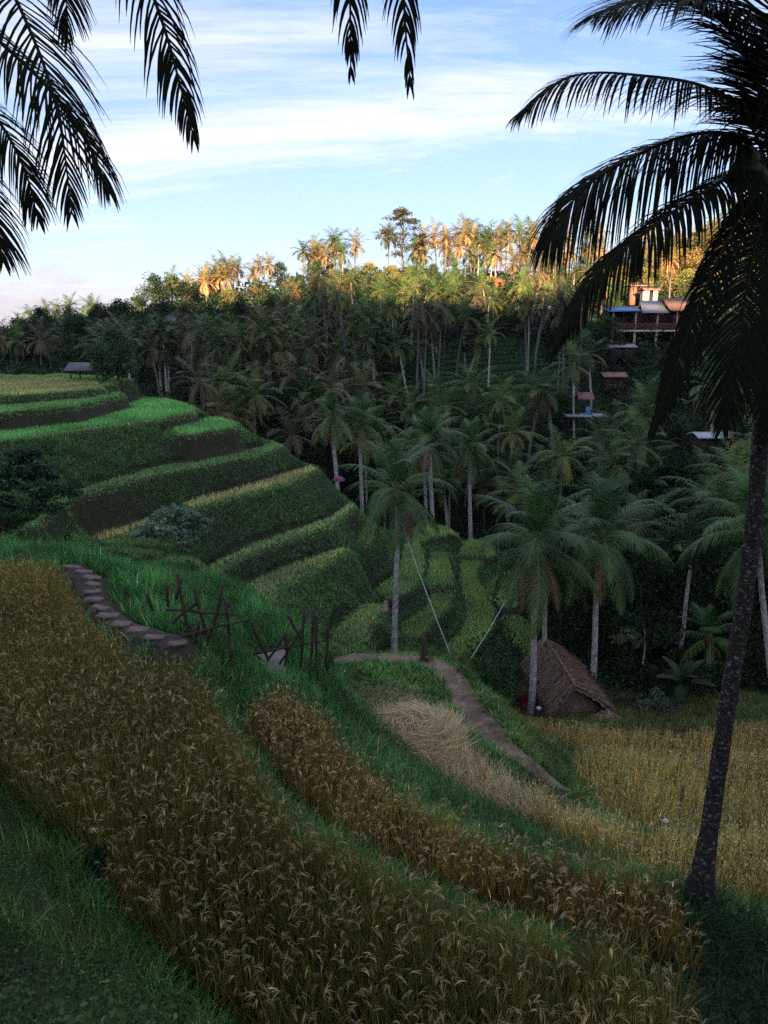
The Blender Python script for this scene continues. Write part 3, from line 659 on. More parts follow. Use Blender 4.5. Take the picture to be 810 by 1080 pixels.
CR_FAR = [crown_mesh('palm_crown_distant', 22, 14, 1, 3.4, .15, s, leafL=.85, dead=3) for s in range(4)]
CR_SUNLIT = [crown_mesh('palm_crown_sunlit', 22, 14, 1, 3.4, .15, s, leafL=.85, green=(.15, .15, .065), old=(.28, .19, .10), dead=6) for s in range(3)]  # orange of the low sun is put into these frond colours
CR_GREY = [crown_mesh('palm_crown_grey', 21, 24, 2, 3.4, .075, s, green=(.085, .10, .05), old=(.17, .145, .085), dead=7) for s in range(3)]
TR = [(b, trunk_mesh('palm_trunk', b)) for b in (0., .35, .8)]
TRG = [(b, trunk_mesh('palm_trunk_grey', b, mat_=M_TRUNK_GREY)) for b in (0., .35, .8, 1.5)]
def palm(px, pyc, d, crowns, label, group, pxb=None, size=1., name='coconut_palm', hmin=3., dark=False):
    """crown centre seen at (px, pyc) at distance d; base on the ground under it (or at column pxb)"""
    c = at_d(px, pyc, d); bx = c[0] if pxb is None else (pxb - 405) / FPX * (d * 1.02)
    bz = H1(bx, d); h = c[2] - bz
    if h < hmin: h = hmin + rng.uniform(0, 1.5)
    root = empty(name, (bx, d, bz - .1), label, 'palm tree', group)
    b, tm = TR[0] if pxb is not None else (TR[rng.integers(0, 3)] if rng.random() < .22 else TRG[rng.integers(0, 4)])
    q = Vector((c[0] - bx, 0, h)).to_track_quat('Z', 'Y') if pxb is not None else Quaternion()
    root.rotation_mode = 'QUATERNION'; root.rotation_quaternion = q @ Quaternion((0, 0, 1), rng.uniform(0, 6.28))
    hh = math.hypot(h, c[0] - bx) if pxb is not None else h
    t = link('trunk', tm, root); t.scale = (1, 1, hh)
    k = link('crown', crowns[rng.integers(0, len(crowns))], root); k.location = (b, 0, hh); k.scale = (size,) * 3
    return root

# detailed palms: every frond its own part
ELEVS = [(84, 40), (72, 55), (58, 65), (42, 75), (26, 80), (8, 80), (-12, 70), (-34, 55)]
def frond_set(L, nleaf, leafL, W, nseg, green, old, material, rr=.03):
    out = []
    for k, (e, b) in enumerate(ELEVS):
        q = k / 7; mb = MB(); col = 1.25 * np.array(green) * (1 - .55 * q) + np.array(old) * .55 * q
        frond(mb, rachis(L * (1 - .25 * (1 - q) ** 2), R(e), R(b), 14), nleaf, leafL, W, nseg, .9 + 1.3 * q, col, rr=rr, ragged=.2, vee=.35 - .3 * q)
        out.append(mb.mesh('palm_frond', material))
    mb = MB(); frond(mb, rachis(L * .75, R(-52), R(34), 12), int(nleaf * .8), leafL * .8, W * .7, nseg, 1.9, PDEAD, rr=rr, gap=.2, ragged=.3); out.append(mb.mesh('palm_frond', material))
    return out
M_PALM_NEAR = foliage('palm_leaflet_near', .42, .28, .1, True)
FS = frond_set(3.7, 60, .9, .042, 3, (.034, .11, .03), (.095, .12, .038), M_PALM_NEAR)
def nut_mesh():
    V, F, T = tube([[0, 0, z] for z in (-.13, -.11, -.05, .03, .09, .12)], [.01, .06, .1, .1, .055, .01], 8); mb = MB(); mb.add(V, F); return mb.mesh('coconut', M_NUT, True)
NUT = nut_mesh()
def detailed_palm(cpx, cpy, bpx, bpy, d, size, label, nf=26, r0=.17, dead=4, nuts=6, name='coconut_palm', group=None):
    c = at_d(cpx, cpy, d); b = at_d(bpx, bpy, d); bz = H1(b[0], d)
    b[2] = bz if b[2] - bz > -.5 else b[2]
    root = empty(name, b, label, 'palm tree', group); v = c - b; h = np.linalg.norm(v)
    root.rotation_mode = 'QUATERNION'; root.rotation_quaternion = Vector(v).to_track_quat('Z', 'Y')
    t = link('trunk', trunk_mesh('palm_trunk', 0, h, r0, r0 * .68, 12, n=22, wob=.05, bow=rng.uniform(-.035, .035)), root); t.location.z = -.15
    for k in range(nf):
        q = k / (nf - 1); lev = min(7, int(q ** .9 * 8)); o = link('frond', FS[lev], root)
        o.location = (rng.normal(0, .03), rng.normal(0, .03), h + .12 - .25 * q); o.rotation_euler = (rng.normal(0, .08), rng.normal(0, .1), k * 2.39996 + rng.normal(0, .12)); o.scale = (size * rng.uniform(.88, 1.1),) * 3
    for k in range(dead):
        o = link('frond', FS[8], root); o['label'] = 'dead brown frond hanging against the trunk'; o.location = (0, 0, h - .2); o.rotation_euler = (0, 0, rng.uniform(0, 6.28)); o.scale = (size,) * 3
    mb = MB(); add_tube(mb, [[0, 0, h - .75], [0, 0, h - .4], [0, 0, h], [0, 0, h + .35]], [r0 * .7, .24, .2, .04], 9, (.13, .075, .04)); mb.obj('crown_fibre', M_WOODY, root)
    for k in range(nuts):
        o = link('coconut', NUT, root); a = rng.uniform(0, 6.28); o.location = (.26 * math.cos(a), .26 * math.sin(a), h - .2 - rng.uniform(0, .25)); o.scale = (1.0,) * 3
    return root
detailed_palm(418, 517, 416, 692, 32, .86, 'slim coconut palm with white trunk rising behind the curve of the dirt path', 20, .15)
detailed_palm(567, 572, 560, 752, 30.5, 1.02, 'coconut palm with pale trunk just left of the thatched shed', 23, .17)
detailed_palm(577, 590, 573, 700, 34, .8, 'shorter coconut palm whose trunk stands behind the roof ridge of the shed', 16, .14)
detailed_palm(634, 567, 625, 722, 33, 1.05, 'coconut palm with white trunk standing right behind the thatched shed', 23, .17)
detailed_palm(800, 560, 815, 720, 31, 1.0, 'coconut palm half hidden behind the leaning dark trunk at the forest edge', 24, .16)
detailed_palm(496, 472, 497, 562, 60, .95, 'coconut palm with thin white trunk standing above the valley plots', 24, .2)
detailed_palm(454, 462, 458, 548, 58, .95, 'coconut palm behind the crown of the slim white trunked palm', 24, .2)
detailed_palm(350, 438, 358, 503, 60, .85, 'coconut palm with white trunk standing just behind the umbrella', 22, .2)
detailed_palm(380, 445, 382, 500, 62, .85, 'brownish coconut palm next to the palm behind the umbrella', 22, .2, dead=5)
detailed_palm(748, 672, 752, 760, 34, .62, 'young low palm with broad fronds at the edge of the dark forest', 16, .12, dead=1, nuts=0)

# the dark palm leaning over the golden field, crown at the picture's edge
FGd = 8.7
base = at_z(739, 935, -7.25)
tr = smooth_curve([base, at_d(752, 850, 8.75), at_d(768, 740, 8.85), at_d(784, 640, 8.9), at_d(796, 540, 8.9), at_d(804, 430, 8.9), at_d(811, 310, 8.9), at_d(816, 205, 8.9)], 40)
crownp = tr[-1]
root = empty('coconut_palm', base, 'tall dark leaning coconut palm with lichen spotted trunk at the edge of the golden field', 'palm tree')
k = np.linspace(0, 1, 40)
tr = np.concatenate([tr[:1] - np.array([[0, 0, .5]]), tr]); k = np.concatenate([[0], k]); mb = MB(); V, F, T = tube(tr - base, .082 + .034 * (1 - k) ** .8 + .07 * np.exp(-k * 22) + .005 * np.sin(np.arange(41) * 2.2), 18); mb.add(V, F); mb.f.append(T)
link('trunk', mb.mesh('palm_trunk', M_TRUNK_DARK, True), root)
N = 420; a_ = rng.uniform(0, 6.283, N); q_ = rng.uniform(.12, .9, N); B_ = base[None] + np.stack([q_ * np.cos(a_), q_ * np.sin(a_), np.zeros(N)], 1); B_[:, 2] = H(B_[:, 0], B_[:, 1]); mb = MB()
blades(mb, B_, rng.uniform(0, 6.28, N), rng.uniform(.35, .75, N), .014, rng.uniform(.05, .6, N), rng.uniform(.3, 1.2, N), 3, jit((.028, .08, .03), N, .3)); tag(mb.obj('trunk_foot_grass', M_GRASS), 'tufts of dark grass round the foot of the leaning trunk', 'grass', kind='stuff')
DK = (.009, .013, .006)  # near-black leaflets: backlit silhouette put into the colour
def placed_frond(root, org, pxs, ds, nleaf, leafL, droop, col=DK, W=.055, nseg=4, vee=.1, label=None, start=.12, gap=0., mat_=None, lat=None, up=(0, -.35, .95)):
    pts = smooth_curve([at_d(x, y, d) for (x, y), d in zip(pxs, ds)], 26) - np.asarray(org)
    mb = MB(); frond(mb, pts, nleaf, leafL, W, nseg, droop, col, vee=vee, start=start, rr=.026, ragged=.22, gap=gap, up=up)
    o = link('frond', mb.mesh('palm_frond', mat_ or M_PALM_DARK), root)
    if label: o['label'] = label
    return o
C0 = (814, 185)
for pxs, ds, n, ll, dr in [
        ([C0, (800, 95), (765, 25), (700, -2), (632, 14)], (8.9, 8.8, 8.6, 8.4, 8.2), 110, 1.1, .9),
        ([C0, (785, 120), (745, 92), (680, 80), (605, 80), (545, 122)], (8.9, 8.7, 8.5, 8.3, 8.1, 8.0), 88, .72, 1.5),
        ([C0, (780, 145), (725, 143), (660, 170), (610, 205), (574, 262)], (8.9, 8.9, 8.9, 8.8, 8.7, 8.7), 120, 1.1, 2.2),
        ([C0, (785, 180), (735, 207), (680, 246), (625, 296), (580, 372)], (8.9, 8.6, 8.3, 8.1, 8.0, 8.0), 110, .58, 2.0),
        ([C0, (796, 205), (764, 258), (733, 330), (708, 400), (686, 458)], (8.9, 8.6, 8.3, 8.1, 8.0, 8.0), 90, .40, 2.6),
        ([C0, (805, 225), (790, 290), (778, 370), (762, 450)], (8.9, 8.7, 8.4, 8.2, 8.2), 80, .7, 1.0),
        ([C0, (822, 235), (828, 310), (825, 390), (815, 455)], (8.9, 8.8, 8.6, 8.5, 8.5), 80, .75, 1.1),
        ([C0, (820, 100), (825, 10), (790, -60), (740, -80)], (8.9, 8.9, 9.0, 9.2, 9.3), 90, .9, .4),
        ([C0, (830, 110), (870, 30), (930, 0), (990, 30)], (8.9, 9.0, 9.1, 9.2, 9.3), 80, .9, .6),
        ([C0, (850, 160), (910, 150), (980, 190), (1020, 260)], (8.9, 8.9, 8.9, 8.8, 8.8), 80, .9, 1.2),
        ([C0, (845, 220), (885, 290), (900, 380), (900, 450)], (8.9, 9.1, 9.3, 9.4, 9.4), 80, .9, 1.3),
        ([C0, (810, 130), (800, 80), (800, 60), (790, 80)], (8.9, 9.4, 10.2, 11, 11.8), 80, .9, .5),
        ([C0, (830, 150), (835, 150), (845, 180), (840, 240)], (8.9, 9.5, 10.3, 11, 11.6), 80, .9, .9),
        ([C0, (825, 130), (850, 20), (890, -60), (950, -60)], (8.9, 8.3, 7.6, 7.0, 6.6), 80, .9, .8)]:
    placed_frond(root, base, pxs, ds, int(n * 1.3), ll * 1.2, dr, W=.037)
mb = MB()
for x, y, dd in [(796, 245, 8.8), (742, 300, 8.5)]: pass
for k in range(9):
    o = link('coconut', NUT, root); p = at_d(786 + rng.uniform(-9, 16), 178 + rng.uniform(-10, 14), 8.75) - base; o.location = p; o.scale = (1.15,) * 3
# thin stalks of the nut bunch
for k in range(3):
    mb = MB(); add_tube(mb, smooth_curve([crownp - base, at_d(800, 160 + 6 * k, 8.8) - base, at_d(784, 175 + 7 * k, 8.75) - base], 8), .016, 5, (.03, .03, .015))
    link('nut_stalk', mb.mesh('nut_stalk', M_WOODY), root)

# palms beside the photographer, only their hanging fronds reach into view
def near_palm(label, crown, foot, mids, specs, extra):
    root = empty('coconut_palm', foot, label, 'palm tree')
    tr = smooth_curve([foot] + mids + [crown], 30); k = np.linspace(0, 1, 30)
    mb = MB(); V, F, T = tube(tr - foot, .12 + .05 * (1 - k), 12); mb.add(V, F); mb.f.append(T)
    link('trunk', mb.mesh('palm_trunk', M_TRUNK_DARK, True), root)
    for pxs, ds, n, ll, dr, gp in specs: placed_frond(root, foot, pxs, ds, int(n * .85), ll * 1.05, dr, W=.025, gap=gp + .06 if gp < .051 else gp, up=(0, -1, .35) if gp in (.051, .11) else (0, -.2, 1))
    for az, e, b, L in extra:
        pts = rot_z(rachis(L, R(e), R(b), 20), R(az)) + crown - foot
        mb = MB(); frond(mb, pts, 80, .8, .04, 3, .7, DK, rr=.026); link('frond', mb.mesh('palm_frond', M_PALM_DARK), root)
cr = at_d(-170, -120, 6.8); ft = np.array([-7.5, 6.5, H1(-7.5, 6.5) - .1])
near_palm('dark coconut palm hanging its frond tips into the upper left sky', cr, ft, [np.array([-7.4, 6.6, -.5])],
          [([(-170, -120), (-80, -30), (-10, 35), (50, 92), (92, 150), (116, 205)], (6.8, 6.7, 6.6, 6.5, 6.5, 6.5), 92, .62, 1.5, .05),
           ([(-170, -120), (-90, -90), (-10, -40), (35, 40), (62, 125), (76, 225)], (6.8, 6.3, 6.0, 5.9, 5.9, 5.9), 84, .66, 1.1, .1),
           ([(-170, -120), (-110, 20), (-50, 80), (0, 130), (28, 185), (40, 232)], (6.8, 6.6, 6.5, 6.4, 6.4, 6.4), 90, .5, 1.4, .05),
           ([(-170, -120), (-140, 20), (-70, 130), (-25, 190), (-5, 240), (3, 275)], (6.8, 6.5, 6.3, 6.2, 6.2, 6.2), 80, .5, 1.4, .1),
           ([(-170, -120), (-90, -150), (0, -110), (50, -60), (68, -10), (72, 45)], (6.8, 7.0, 7.2, 7.3, 7.3, 7.3), 80, .5, 1.3, .15),
           ([(-170, -120), (-60, -200), (60, -170), (130, -80), (170, 20), (190, 90), (205, 148)], (6.8, 6.4, 6.0, 5.8, 5.8, 5.8, 5.8), 92, .46, 2.2, .051)],
          [(160, 40, 80, 4), (200, 20, 80, 4), (240, 30, 80, 4), (120, 50, 80, 4), (280, 60, 60, 4), (90, 70, 60, 4)])
cr = at_d(400, -420, 5.4); ft = np.array([2.6, -3.0, H1(2.6, -3.0) - .1])
near_palm('dark coconut palm arching overhead with two frond tips at the top of the sky', cr, ft, [np.array([2.5, -1.5, .9]), np.array([1.4, 2.2, 3.1])],
          [([(400, -420), (385, -330), (370, -200), (366, -100), (369, -10), (370, 78)], (5.4, 5.7, 5.9, 6.0, 6.0, 6.0), 80, .42, 2.6, .11),
           ([(400, -420), (425, -340), (432, -220), (428, -100), (426, 0), (433, 92)], (5.4, 5.6, 5.7, 5.8, 5.8, 5.8), 80, .42, 2.6, .11)],
          [(200, 30, 80, 3.6), (250, 15, 70, 3.6), (290, 30, 80, 3.6), (330, 45, 70, 3.4), (220, 60, 60, 3.4)])

# ------------------------------------------------------------------ palms of the valley, slope and ridge
cnt = 0
for cx_, cy_, bx_, d, lab in [(439, 337, 445.7, 103, 'tall palm with long pale trunk left of the small far terraces'), (454, 342, 457, 105, 'palm with straight pale trunk beside the taller one left of the far terraces'),
                              (420, 364, 430, 98, 'palm leaning left with pale trunk below the two tall ones'), (488, 332, 487.6, 108, 'upright palm with white trunk in the middle of the far terraces'),
                              (506, 359, 490, 104, 'palm leaning right over the far terraces from the foot of an upright one'), (546, 315, 545.6, 118, 'upright palm at the upper edge of the far terraces'),
                              (509, 300, 512, 125, 'palm standing under the orange tarpaulin house'), (413, 325, 416, 115, 'full crowned palm high above the palm leaning left'),
                              (604, 385, 604, 84, 'palm with bare pale trunk in front of the raised pavilion'), (621, 372, 621, 88, 'palm with bare pale trunk beside the raised pavilion')]:
    palm(cx_, cy_, d, CR_MID, lab, None, pxb=bx_, size=1.05)
placed = []
def zone(n, pxr, dr, yfun, crowns, label, group, size=(.85, 1.15), hr=(7, 12), minsep=9, avoid=()):
    k = 0; tries = 0
    while k < n and tries < n * 60:
        tries += 1
        px = rng.uniform(*pxr); d = rng.uniform(*dr); x = (px - 405) / FPX * d * 1.02; z = H1(x, d)
        h = rng.uniform(*hr); r = np.array([x, d, z + h]); v = (r[2] * CP - r[1] * SP) / (r[1] * CP + r[2] * SP); py = 540 - v * FPX
        pb = 405 + x / (d * CP + z * SP) * FPX
        if not yfun(px, py): continue
        if any(a0 < px < a1 and b0 < py < b1 for a0, a1, b0, b1 in avoid): continue
        if any((px - a) ** 2 + (py - b) ** 2 < (minsep * (90 / max(d, 60))) ** 2 for a, b in placed): continue
        placed.append((px, py)); k += 1
        lb = label[rng.integers(0, len(label))] if isinstance(label, list) else label
        palm(px, py, d, crowns, lb, group, size=rng.uniform(*size))
    return k
inter = lambda xs, ys: (lambda x: np.interp(x, xs, ys))
ridge = inter([0, 60, 140, 150, 215, 260, 300, 340, 400, 450, 540, 620, 700, 760, 810], [330, 328, 322, 308, 296, 288, 276, 268, 262, 258, 254, 258, 232, 205, 200])
open_t = [(448, 575, 352, 418), (575, 600, 330, 425), (628, 735, 300, 400), (596, 650, 396, 450), (640, 700, 385, 430), (495, 550, 280, 312)]
n1 = zone(78, (185, 640), (160, 184), lambda x, y: ridge(x) - 12 < y < ridge(x) + 26, CR_SUNLIT + CR_SUNLIT + CR_FAR, 'sunlit orange palm standing on the ridge line', 'palms on the sunlit ridge', (.9, 1.3), (7, 18), 5, open_t)
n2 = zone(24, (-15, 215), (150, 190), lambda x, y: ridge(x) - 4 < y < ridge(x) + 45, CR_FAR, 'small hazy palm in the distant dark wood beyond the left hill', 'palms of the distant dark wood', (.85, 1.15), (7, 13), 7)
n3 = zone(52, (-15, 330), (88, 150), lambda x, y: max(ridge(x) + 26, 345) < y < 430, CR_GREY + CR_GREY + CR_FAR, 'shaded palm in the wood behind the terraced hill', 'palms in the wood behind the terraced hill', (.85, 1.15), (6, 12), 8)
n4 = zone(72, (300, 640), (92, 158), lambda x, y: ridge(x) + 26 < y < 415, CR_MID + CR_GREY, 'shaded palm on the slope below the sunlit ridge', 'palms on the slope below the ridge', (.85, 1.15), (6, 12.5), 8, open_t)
n8 = zone(22, (195, 400), (70, 96), lambda x, y: 395 < y < 475, CR_GREY + CR_MID, 'brownish palm in the hollow behind the terraced hill', 'palms in the hollow behind the hill', (.9, 1.15), (5, 9), 13)
n5 = zone(42, (395, 830), (58, 92), lambda x, y: 405 < y < 530, CR_MID, 'shaded palm among many in the valley below the far terraces', 'palms crowded in the valley', (.9, 1.2), (4.5, 9), 11, [(596, 650, 400, 446), (640, 700, 385, 425), (700, 800, 440, 480)])
n6 = zone(12, (600, 860), (42, 58), lambda x, y: 480 < y < 640, CR_MID, 'dim palm in the dark forest right of the thatched shed', 'palms in the dark forest', (.9, 1.1), (5, 10), 22)
n7 = zone(10, (640, 850), (120, 175), lambda x, y: ridge(x) - 2 < y < 300, CR_SUNLIT, 'sunlit palm on the golden hill behind the village house', 'palms on the golden hill', (.9, 1.2), (7, 11), 10, [(628, 735, 300, 400)])
print('palms', n1, n2, n3, n4, n5, n6, n7)

# ------------------------------------------------------------------ broadleaf trees and bushes
def limb_pts(a, b, n=6, s=.1):
    a, b = np.asarray(a, float), np.asarray(b, float); t = np.linspace(0, 1, n)[:, None]
    p = a + (b - a) * t; p[1:-1] += rng.normal(0, s, (n - 2, 3)); return p
def tree_parts(h, rc, nclump, nleaf, leaf, col, crown_from=.35, flat=.0, layered=False, trunk_r=.16, spread=.42):
    """returns (trunk mesh, crown mesh) of a tree of height h and crown radius rc"""
    tb, cb = MB(), MB(); top = np.array([rng.normal(0, .04) * h, rng.normal(0, .04) * h, h * .8])
    add_tube(tb, limb_pts((0, 0, -.3), top, 8, .05 * h * .3), np.linspace(trunk_r, trunk_r * .3, 8), 7)
    for k in range(nclump):
        a = rng.uniform(0, 6.283); q = rng.random()
        zc = h * (crown_from + (1 - crown_from) * q); rad = rc * (math.sin(math.pi * min(.97, max(.1, q * .8 + .2))) ** .7) * math.sqrt(rng.uniform(.1, 1))
        c = np.array([rad * math.cos(a), rad * math.sin(a), zc]); r = rc * spread * rng.uniform(.6, 1.25)
        add_tube(tb, limb_pts(top * (.35 + .55 * q), c, 5, .05 * rc), np.linspace(trunk_r * .35, trunk_r * .08, 5), 4)
        n = int(nleaf * rng.uniform(.6, 1.3)); u = nrm(rng.normal(size=(n, 3))) * (rng.random((n, 1)) ** .45) * r; u[:, 2] *= (.28 if layered else .75)
        leaves(cb, c + u, leaf * rng.uniform(.6, 1.3, n), jit(np.asarray(col) * rng.uniform(.65, 1.4), n, .22), flat=flat, aspect=.55, droop=.25)
    return tb.mesh('tree_trunk', M_BARK, True), cb.mesh('tree_crown', M_LEAF)
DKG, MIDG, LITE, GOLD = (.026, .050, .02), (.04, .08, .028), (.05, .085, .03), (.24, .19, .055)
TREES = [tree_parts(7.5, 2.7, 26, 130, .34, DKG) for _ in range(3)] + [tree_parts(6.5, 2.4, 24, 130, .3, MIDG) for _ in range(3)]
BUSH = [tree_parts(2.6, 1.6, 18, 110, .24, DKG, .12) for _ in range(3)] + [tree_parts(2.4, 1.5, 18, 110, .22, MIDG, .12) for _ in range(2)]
GBUSH = [tree_parts(4.0, 2.6, 26, 120, .36, GOLD, .1), tree_parts(4.6, 2.4, 26, 120, .34, (.18, .19, .05), .1), tree_parts(3.4, 2.6, 24, 120, .34, (.26, .18, .06), .1)]  # sunlit gold is painted into the leaf colours
def put_tree(parts, x, y, s, label, group=None, name='broadleaf_tree', cat='tree', z=None):
    r = empty(name, (x, y, (H1(x, y) if z is None else z) - .1), label, cat, group); r.rotation_euler.z = rng.uniform(0, 6.28); r.scale = (s * rng.uniform(.9, 1.1), s * rng.uniform(.9, 1.1), s * rng.uniform(.85, 1.15))
    link('trunk', parts[0], r); link('crown', parts[1], r); return r
def forest(n, pxr, dr, ok, pool, label, group, size, name='broadleaf_tree', cat='tree', hh=6., sep=10):
    k = t = 0; pl = []
    while k < n and t < n * 60:
        t += 1; px = rng.uniform(*pxr); d = rng.uniform(*dr); x = (px - 405) / FPX * d * 1.02; z = H1(x, d); s = rng.uniform(*size)
        if -42 < x < 34 and d < 68 and int(gridval(TID, [x], [d], True)[0]) >= 0: continue
        zt = z + hh * s; py = 540 - FPX * (zt * CP - d * SP) / (d * CP + zt * SP)
        if not ok(px, py): continue
        if any((px - a) ** 2 + (py - b) ** 2 < (sep * 90 / max(d, 40)) ** 2 for a, b in pl): continue
        pl.append((px, py)); k += 1; put_tree(pool[rng.integers(0, len(pool))], x, d, s, label, group, name, cat)
    return k
f1 = forest(34, (-20, 210), (100, 185), lambda x, y: ridge(x) + 3 < y < 400, TREES, 'dark broadleaf tree in the distant wood beyond the left hill', 'broadleaf trees of the distant wood', (.9, 1.4))
f2 = forest(60, (120, 640), (100, 165), lambda x, y: ridge(x) + 30 < y < 420 and not (448 < x < 590 and 345 < y), TREES, 'dark broadleaf tree between the palms on the far slope', 'broadleaf trees on the far slope', (.7, 1.1))
f3 = forest(40, (190, 470), (70, 98), lambda x, y: 405 < y < 500, TREES, 'dark tree in the hollow behind the terraced hill', 'trees in the hollow behind the hill', (.6, 1.))
f4 = forest(52, (590, 850), (36, 66), lambda x, y: 440 < y < 720, TREES, 'dark leafy tree in the forest right of the thatched shed', 'trees of the dark forest', (.5, .95), sep=14)
f5 = forest(30, (430, 830), (64, 100), lambda x, y: 420 < y < 540 and not (596 < x < 650 and 396 < y < 450), BUSH + TREES[3:], 'green bush between the palms of the valley', 'bushes among the valley palms', (.6, 1.), 'bush', 'bush', 3.)
f6 = forest(24, (668, 850), (31, 40), lambda x, y: 655 < y < 755, BUSH, 'dark undergrowth bush at the foot of the forest behind the field', 'bushes along the forest foot', (.5, .9), 'bush', 'bush', 2.5)
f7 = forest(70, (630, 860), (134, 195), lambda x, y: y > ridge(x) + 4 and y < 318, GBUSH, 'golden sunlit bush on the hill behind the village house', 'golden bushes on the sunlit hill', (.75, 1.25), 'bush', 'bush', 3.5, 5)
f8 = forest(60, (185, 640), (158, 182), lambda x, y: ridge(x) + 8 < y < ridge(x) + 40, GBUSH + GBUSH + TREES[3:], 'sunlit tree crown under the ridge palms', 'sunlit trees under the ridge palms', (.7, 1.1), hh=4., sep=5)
f9 = forest(16, (640, 760), (84, 102), lambda x, y: 358 < y < 420, BUSH, 'leafy bush on the slope below the village house', 'bushes below the village house', (.7, 1.), 'bush', 'bush', 2.6, 8)
print('trees', f1, f2, f3, f4, f5, f6, f7, f8, f9)

def special(px, py_base, d, parts, label, s=1., name='broadleaf_tree', cat='tree', zoff=0):
    x = at_d(px, py_base, d)[0]; return put_tree(parts, x, d, s, label, None, name, cat, H1(x, d) + zoff)
special(424, 300, 168, tree_parts(15, 6, 34, 80, .5, (.075, .07, .025), .45, .5, True, .22, .3), 'tall airy tree with layered crown rising above the ridge palms', 1.0)
special(124, 402, 52, tree_parts(3.6, 1.6, 40, 260, .2, (.075, .13, .06), .2, .0, False, .14), 'round dark green tree beside the small hut at the top of the left hill', 1.0)
special(36, 545, 29, tree_parts(3.6, 2.0, 34, 110, .24, (.04, .085, .04), .25, .45, True, .06, .3), 'dark leafy shrub in front of the terraced hill behind the tall green grass', 1.0, 'shrub', 'shrub')
special(188, 585, 27, tree_parts(1.6, 1.3, 24, 60, .24, (.13, .2, .13), .25, .4, True, .04, .3), 'shrub with pale grey green leaves between the tall grass and the hill', 1.0, 'shrub', 'shrub', .9)
special(690, 755, 29.5, tree_parts(1.2, .8, 12, 90, .16, (.10, .13, .09), .2, .3, False, .05), 'pale green shrub at the back edge of the golden field', 1.0, 'shrub', 'shrub')
special(516, 728, 28, tree_parts(2.0, 1.1, 14, 80, .2, (.03, .075, .025), .2, .2, False, .05), 'bright leafy shrub left of the thatched shed', 1.0, 'shrub', 'shrub')
special(551, 732, 29, tree_parts(1.3, .5, 7, 50, .16, (.12, .012, .02), .2, .2, False, .04), 'small dark red leaved plant beside the pale palm trunk', 1.0, 'shrub', 'shrub', .6)
special(352, 690, 15.5, tree_parts(.9, .35, 7, 30, .14, (.06, .13, .04), .3, .3, False, .02), 'small broad leaved plant at the right end of the bamboo frame', 1.0, 'shrub', 'shrub')
special(664, 660, 34, tree_parts(3.0, .55, 8, 140, .12, (.22, .30, .16), .78, .2, False, .03, .5), 'slender plant with a round pale green head in the dark forest', 1.0, 'shrub', 'shrub')
special(722, 380, 92, tree_parts(4, 3.4, 20, 150, .3, (.035, .075, .03), .5, .5, True, .14, .35), 'spreading dark green tree below the village house', 1., 'broadleaf_tree', 'tree')
special(735, 478, 66, tree_parts(3.2, 2.6, 18, 150, .25, (.04, .085, .035), .5, .5, True, .12, .35), 'flat topped light green tree in front of the small sheds', 1.)
for px, pb, pt, d, lab in [(713, 690, 500, 36, 'tall bare pale trunked tree in the dark forest'), (681, 692, 600, 34, 'thin pale sapling in the dark forest')]:
    hgt = (pb - pt) / FPX * d
    x = at_d(px, pb, d)[0]; r0_ = .13 if d > 35 else .06
    r = put_tree((trunk_mesh('slender_trunk', .3, hgt * .9, r0_, r0_ * .6, 8, n=16, wob=.06, bow=.02), tree_parts(hgt, 1.5, 12, 120, .22, DKG, .8)[1]), x, d, 1., lab, None, 'slender_tree'); r.scale = (1, 1, 1)
# low growth under all of this
P = []
n = 46000; d = 36 * (190 / 36) ** rng.random(n); px = rng.uniform(-40, 860, n); x = (px - 405) / FPX * d
k = ~((x > -42) & (x < 34) & (d < 68)); x1, d1 = x[k], d[k]
m = 15000; x2 = rng.uniform(4, 34, m); d2 = rng.uniform(31, 68, m); k2 = gridval(TID, x2, d2, True) < 0; x2, d2 = x2[k2], d2[k2]
k3 = ~((x2 < 14) & (d2 < 60) & (x2 < 2 + (d2 - 31) * .35)); x2, d2 = x2[k3], d2[k3]
ft = (x1 > (448 - 405) / FPX * d1) & (x1 < (592 - 405) / FPX * d1) & (d1 > 92) & (d1 < 123)
x1, d1 = x1[~ft], d1[~ft]
X_, D_ = np.concatenate([x1, x2]), np.concatenate([d1, d2]); Zg = H(X_, D_)
mb = MB(); Q = np.repeat(np.stack([X_, D_, Zg], 1), 3, 0); sc_ = np.clip(Q[:, 1] / 60, .7, 3); N = len(Q)
Q[:, :2] += rng.normal(0, .35, (N, 2)) * sc_[:, None]; Q[:, 2] += rng.uniform(0, 1.0, N) ** 1.5 * 1.5 * sc_
leaves(mb, Q, rng.uniform(.22, .5, N) * sc_, jit((.03, .06, .025), N, .4), flat=.3, aspect=.5)
tag(mb.obj('undergrowth', M_LEAF), 'dark undergrowth covering the forest floor and far slope', 'undergrowth', kind='stuff')
